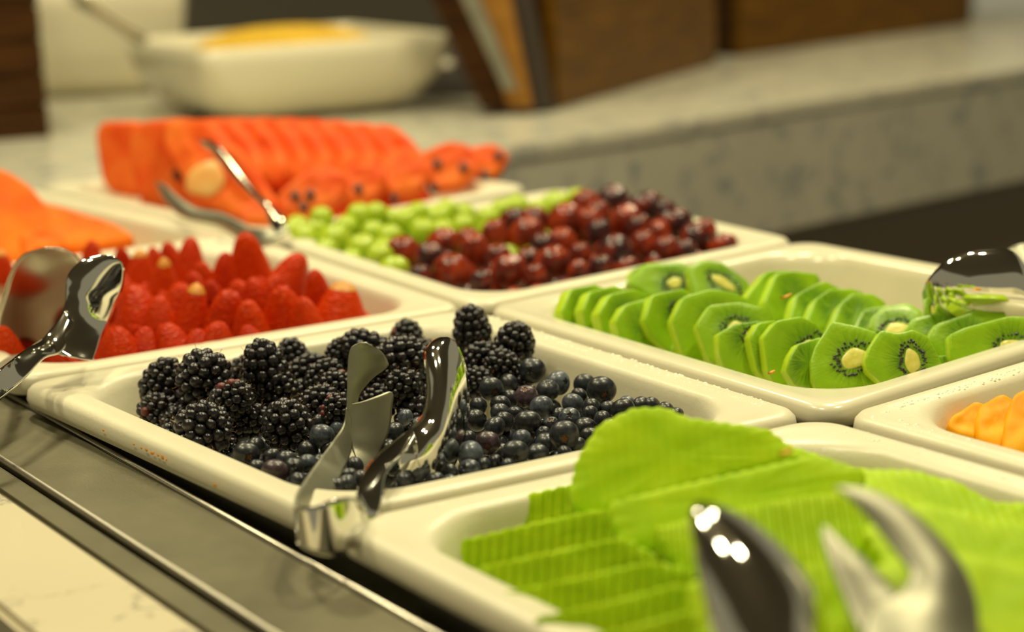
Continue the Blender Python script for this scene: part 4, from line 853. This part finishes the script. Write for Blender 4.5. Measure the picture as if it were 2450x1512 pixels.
# honeydew tongs
tg = root('serving_tongs', at(2100, 1700, .50)); tag(tg, 'large blurred steel tongs in the honeydew nearest the camera', 'tongs')
ribbon('scoop_blade', [(1668, 1205, .585, 1684, 1205, .585, .0), (1655, 1222, .58, 1740, 1220, .585, .006), (1655, 1258, .575, 1815, 1262, .585, .011), (1662, 1310, .57, 1885, 1322, .582, .015), (1672, 1370, .565, 1940, 1390, .578, .017), (1690, 1440, .56, 1965, 1450, .573, .018), (1712, 1520, .555, 1975, 1520, .568, .018), (1750, 1600, .55, 1985, 1600, .562, .016), (1800, 1680, .545, 1960, 1680, .555, .01)], M['chrome'], tg, 20, 6)
ribbon('outer_tine', [(1998, 1168, .60, 2006, 1166, .60, 0), (2035, 1195, .597, 2080, 1175, .60, .001), (2090, 1255, .592, 2165, 1215, .597, .002), (2140, 1320, .586, 2240, 1280, .592, .003), (2178, 1375, .58, 2300, 1355, .586, .004), (2150, 1420, .575, 2332, 1430, .58, .005), (2080, 1460, .57, 2340, 1500, .572, .006), (2060, 1560, .56, 2340, 1580, .562, .006), (2080, 1680, .55, 2300, 1680, .552, .004)], M['satin'], tg, 16, 6)
ribbon('inner_tine', [(1968, 1262, .592, 1974, 1262, .592, 0), (1972, 1300, .588, 2020, 1300, .588, .001), (1985, 1350, .583, 2080, 1352, .583, .002), (2005, 1400, .578, 2130, 1405, .578, .002), (2030, 1460, .572, 2160, 1440, .574, .002), (2070, 1540, .563, 2140, 1500, .568, .002), (2110, 1600, .557, 2150, 1570, .56, .002)], M['satin'], tg, 12, 6)
# ------------------------------------------------------------------ things on the back ledge
def sq_bowl(px, py, s0, s1, h, rot, label):
    p = atz(px, py, LZ); V = []; Fc = []; n = 8
    prof = [(s0-.01, 0, .4), (s0, .002, .4), (s0+(s1-s0)*.55, h*.20, .3), (s0+(s1-s0)*.84, h*.48, .22), (s0+(s1-s0)*.97, h*.78, .15), (s1, h, .12), (s1-.004, h+.002, .12), (s1-.009, h-.001, .12), (s0+(s1-s0)*.88, h*.78, .2), (s0+(s1-s0)*.6, h*.4, .3), (s0*.8, .012, .4), (s0*.4, .010, .4)]
    for s, z, rc in prof:
        r = s*rc*1.0
        for cx, cy, a0 in ((s-r, s-r, 0), (-s+r, s-r, 90), (-s+r, -s+r, 180), (s-r, -s+r, 270)):
            for k in range(n+1): a = math.radians(a0+90*k/n); x = cx+r*math.cos(a); y = cy+r*math.sin(a); V.append((x, y, z - (0.03*h*(1-(abs(x)*abs(y))/(s*s)) if z > h*.7 else 0)))
    N = 4*(n+1)
    for k in range(len(prof)-1):
        for j in range(N): Fc.append((k*N+j, k*N+(j+1) % N, (k+1)*N+(j+1) % N, (k+1)*N+j))
    Fc.append(tuple(range(N-1, -1, -1))); Fc.append(tuple((len(prof)-1)*N+j for j in range(N)))
    o = mesh('serving_bowl', V, Fc, M['porcelain']); o.location = p; o.rotation_euler = (0, 0, rot); tag(o, label, 'bowl', 'square bowls on the back ledge'); return o
BR = math.atan2(GR.y, GR.x)
b1 = sq_bowl(690, 262, .112, .172, .098, BR+math.radians(27), 'large square cream bowl filled with golden granola behind watermelon')
b2 = sq_bowl(200, 215, .12, .17, .17, BR+math.radians(8), 'square cream bowl half hidden behind the wooden box at left')
bm = bmesh.new(); bmesh.ops.create_uvsphere(bm, u_segments=32, v_segments=16, radius=1)
rr = random.Random(9); V = []; Fc = []
hp = b1.location; ctr = Vector((hp.x, hp.y, LZ+.083))
for v in bm.verts: v.co = Vector((v.co.x*.118, v.co.y*.118, max(v.co.z, -.3)*.028)); v.co.z += .002*noise.noise(v.co*120)
o = bmobj('granola_heap', bm, M['grain']); o.location = ctr; tag(o, 'golden granola heaped in the square cream bowl', 'granola', kind='stuff')
o.rotation_euler = (0, 0, 0)
for _ in range(1500):
    a = rr.random()*math.tau; r = .116*math.sqrt(rr.random()); z = .028*math.sqrt(max(0, 1-(r/.118)**2)); s = rr.uniform(.0012, .0026); b = len(V)
    c = Vector((r*math.cos(a), r*math.sin(a), z))
    for d in ((1, 0, 0), (-1, 0, 0), (0, 1, 0), (0, -1, 0), (0, 0, 1), (0, 0, -1)): V.append(c+Vector(d)*s*rr.uniform(.7, 1.2))
    Fc += [(b+i, b+j, b+k) for i, j, k in ((0, 2, 4), (2, 1, 4), (1, 3, 4), (3, 0, 4), (2, 0, 5), (1, 2, 5), (3, 1, 5), (0, 3, 5))]
g = mesh('granola_clusters', V, Fc, M['grain'], o, smooth=False); tag(g, kind='stuff')
# spoon in bowl
def tube(name, pts, r, mat, parent=None):
    V = []; Fc = []; n = 10
    for i, p in enumerate(pts):
        t = (pts[min(i+1, len(pts)-1)]-pts[max(i-1, 0)]).normalized(); a = t.orthogonal().normalized(); b = t.cross(a)
        rr_ = r[i] if isinstance(r, list) else r
        for j in range(n): V.append(p+(a*math.cos(j*math.tau/n)+b*math.sin(j*math.tau/n))*rr_)
    for i in range(len(pts)-1):
        for j in range(n): Fc.append((i*n+j, i*n+(j+1) % n, (i+1)*n+(j+1) % n, (i+1)*n+j))
    Fc.append(tuple(range(n-1, -1, -1))); Fc.append(tuple((len(pts)-1)*n+j for j in range(n)))
    return mesh(name, V, Fc, mat, parent)
sp = tube('serving_spoon', [at(120, -60, 2.36), at(180, -6, 2.38), at(235, 34, 2.42), at(285, 66, 2.46), at(340, 96, 2.50)], [.010, .009, .007, .006, .009], M['chrome']); tag(sp, 'steel spoon handle leaning out of the granola bowl', 'spoon')
# wooden boxes
def crate(a, b, dep, h, label, mat, mat2, nsl, lean=0.0):
    ax = Vector((b.x-a.x, b.y-a.y, 0)); L = ax.length; ax.normalize(); bk = Vector((-ax.y, ax.x, 0))
    if bk.dot(GB) > 0: bk = -bk
    e = empty('wooden_crate', (a.x, a.y, LZ)); e.rotation_euler = (0, 0, math.atan2(ax.y, ax.x)); tag(e, label, 'wooden box', 'wooden display boxes on the back ledge')
    s = 1 if Vector((-ax.y, ax.x, 0)).dot(GB) < 0 else -1
    hs = h/nsl
    for i in range(nsl):
        o = box('plank', (0, 0, i*hs+.001), (L, s*.018, (i+1)*hs-.001) if s > 0 else (L, 0, (i+1)*hs-.001), mat, e, .0015) if s > 0 else box('plank', (0, -.018, i*hs+.001), (L, 0, (i+1)*hs-.001), mat, e, .0015)
        y0, y1 = (.019, dep) if s > 0 else (-dep, -.019)
        box('side_plank', (0, y0, i*hs+.001), (.018, y1, (i+1)*hs-.001), mat2, e, .0015)
        box('side_plank', (L-.018, y0, i*hs+.001), (L, y1, (i+1)*hs-.001), mat2, e, .0015)
    box('corner_post', (.019, .019 if s > 0 else -.045, 0), (.045, .045 if s > 0 else -.019, h), mat2, e, .0015)
    box('back_board', (0, (dep if s > 0 else -dep-.018), 0), (L, (dep+.018 if s > 0 else -dep), h), mat, e, .0015)
    return e
a = atz(-330, 362, LZ); b = atz(120, 328, LZ)
crate(a, b, .20, .32, 'dark brown slatted wooden box at the left edge of the ledge', M['wood_dark'], M['wood_dark'], 8)
a = atz(1336, 261, LZ); b = atz(1715, 152, LZ)
crate(a, b, .09, .30, 'amber-brown wooden box nearer the bowl on the ledge', M['wood'], M['wood_dark'], 2)
a = atz(1770, 135, LZ); b = atz(2322, 57, LZ)
crate(a, b, .12, .30, 'long amber-brown wooden box farthest along the ledge', M['wood'], M['wood_dark'], 2)
def board(p0, p1, p2, p3, d0, d1, th, mat, name, label, cat):   # bottom-left, bottom-right, top-right, top-left in the picture
    V = [at(*p0, d0), at(*p1, d0), at(*p2, d1), at(*p3, d1)]
    bm = bmesh.new(); vs = [bm.verts.new(v) for v in V]; f = bm.faces.new(vs); r = bmesh.ops.extrude_face_region(bm, geom=[f])
    for e in r['geom']:
        if isinstance(e, bmesh.types.BMVert): e.co += Vector((FW.x, FW.y, 0)).normalized()*th
    bmesh.ops.bevel(bm, geom=list(bm.edges), offset=.001, segments=1, affect='EDGES')
    o = bmobj(name, bm, mat, smooth=False); tag(o, label, cat, 'boards leaning beside the wooden box'); return o
board((1262, 262), (1330, 262), (1252, -120), (1170, -120), 2.44, 2.42, .03, M['wood_and_shade'], 'board_or_shade_sheet', 'dark board leaning against the amber wooden box', 'board')
board((1215, 256), (1275, 260), (1200, -120), (1100, -120), 2.42, 2.40, .03, M['wood_orange'], 'board_or_shade_sheet', 'orange-brown board leaning left of the amber box', 'board')
board((1205, 215), (1240, 215), (1098, -120), (1050, -120), 2.39, 2.37, .012, M['satin'], 'metal_panel', 'narrow grey metal panel leaning between two boards', 'panel')
board((1150, 256), (1212, 258), (1068, -120), (978, -120), 2.43, 2.41, .03, M['wood_dark'], 'board_or_shade_sheet', 'dark brown board leaning nearest the granola bowl', 'board')
board((975, 262), (1150, 262), (1095, 110), (1035, 90), 2.68, 2.70, .03, M['wood_and_shade'], 'board_or_shade_sheet', 'low dark sheet added for the shadow right of the granola bowl', 'board')  # dark sheet added where the ledge beside the bowl lies in shadow
p = atz(1072, 226, LZ)
bm = bmesh.new(); bmesh.ops.create_cone(bm, cap_ends=True, segments=24, radius1=.016, radius2=.02, depth=.05); 
bmesh.ops.bevel(bm, geom=list(bm.edges), offset=.004, segments=2, affect='EDGES')
o = bmobj('ramekin', bm, M['porcelain']); o.location = p+Vector((0, 0, .026)); tag(o, 'small white cup standing in the shadow behind the bowl', 'cup')

# loose shreds
for i, (px, py, z, dx, dy, lab) in enumerate([(1868, 713, .012, 26, -10, 'thin orange shred lying across the rear kiwi slices'), (1838, 893, .010, 16, -6, 'tiny orange shred stuck to the front kiwi slices'), (1862, 1088, .030, 34, -14, 'orange shred lying on the domed honeydew slice')]):
    d = .97 if i < 2 else .70; d += .10 if i == 0 else 0
    a, b, c = at(px, py, d), at(px+dx*.5, py+dy*.3, d-.001), at(px+dx, py+dy, d)
    tag(tube('orange_shred', [a, b, c], [.0006, .0009, .0005], M['crumb']), lab, 'shred')
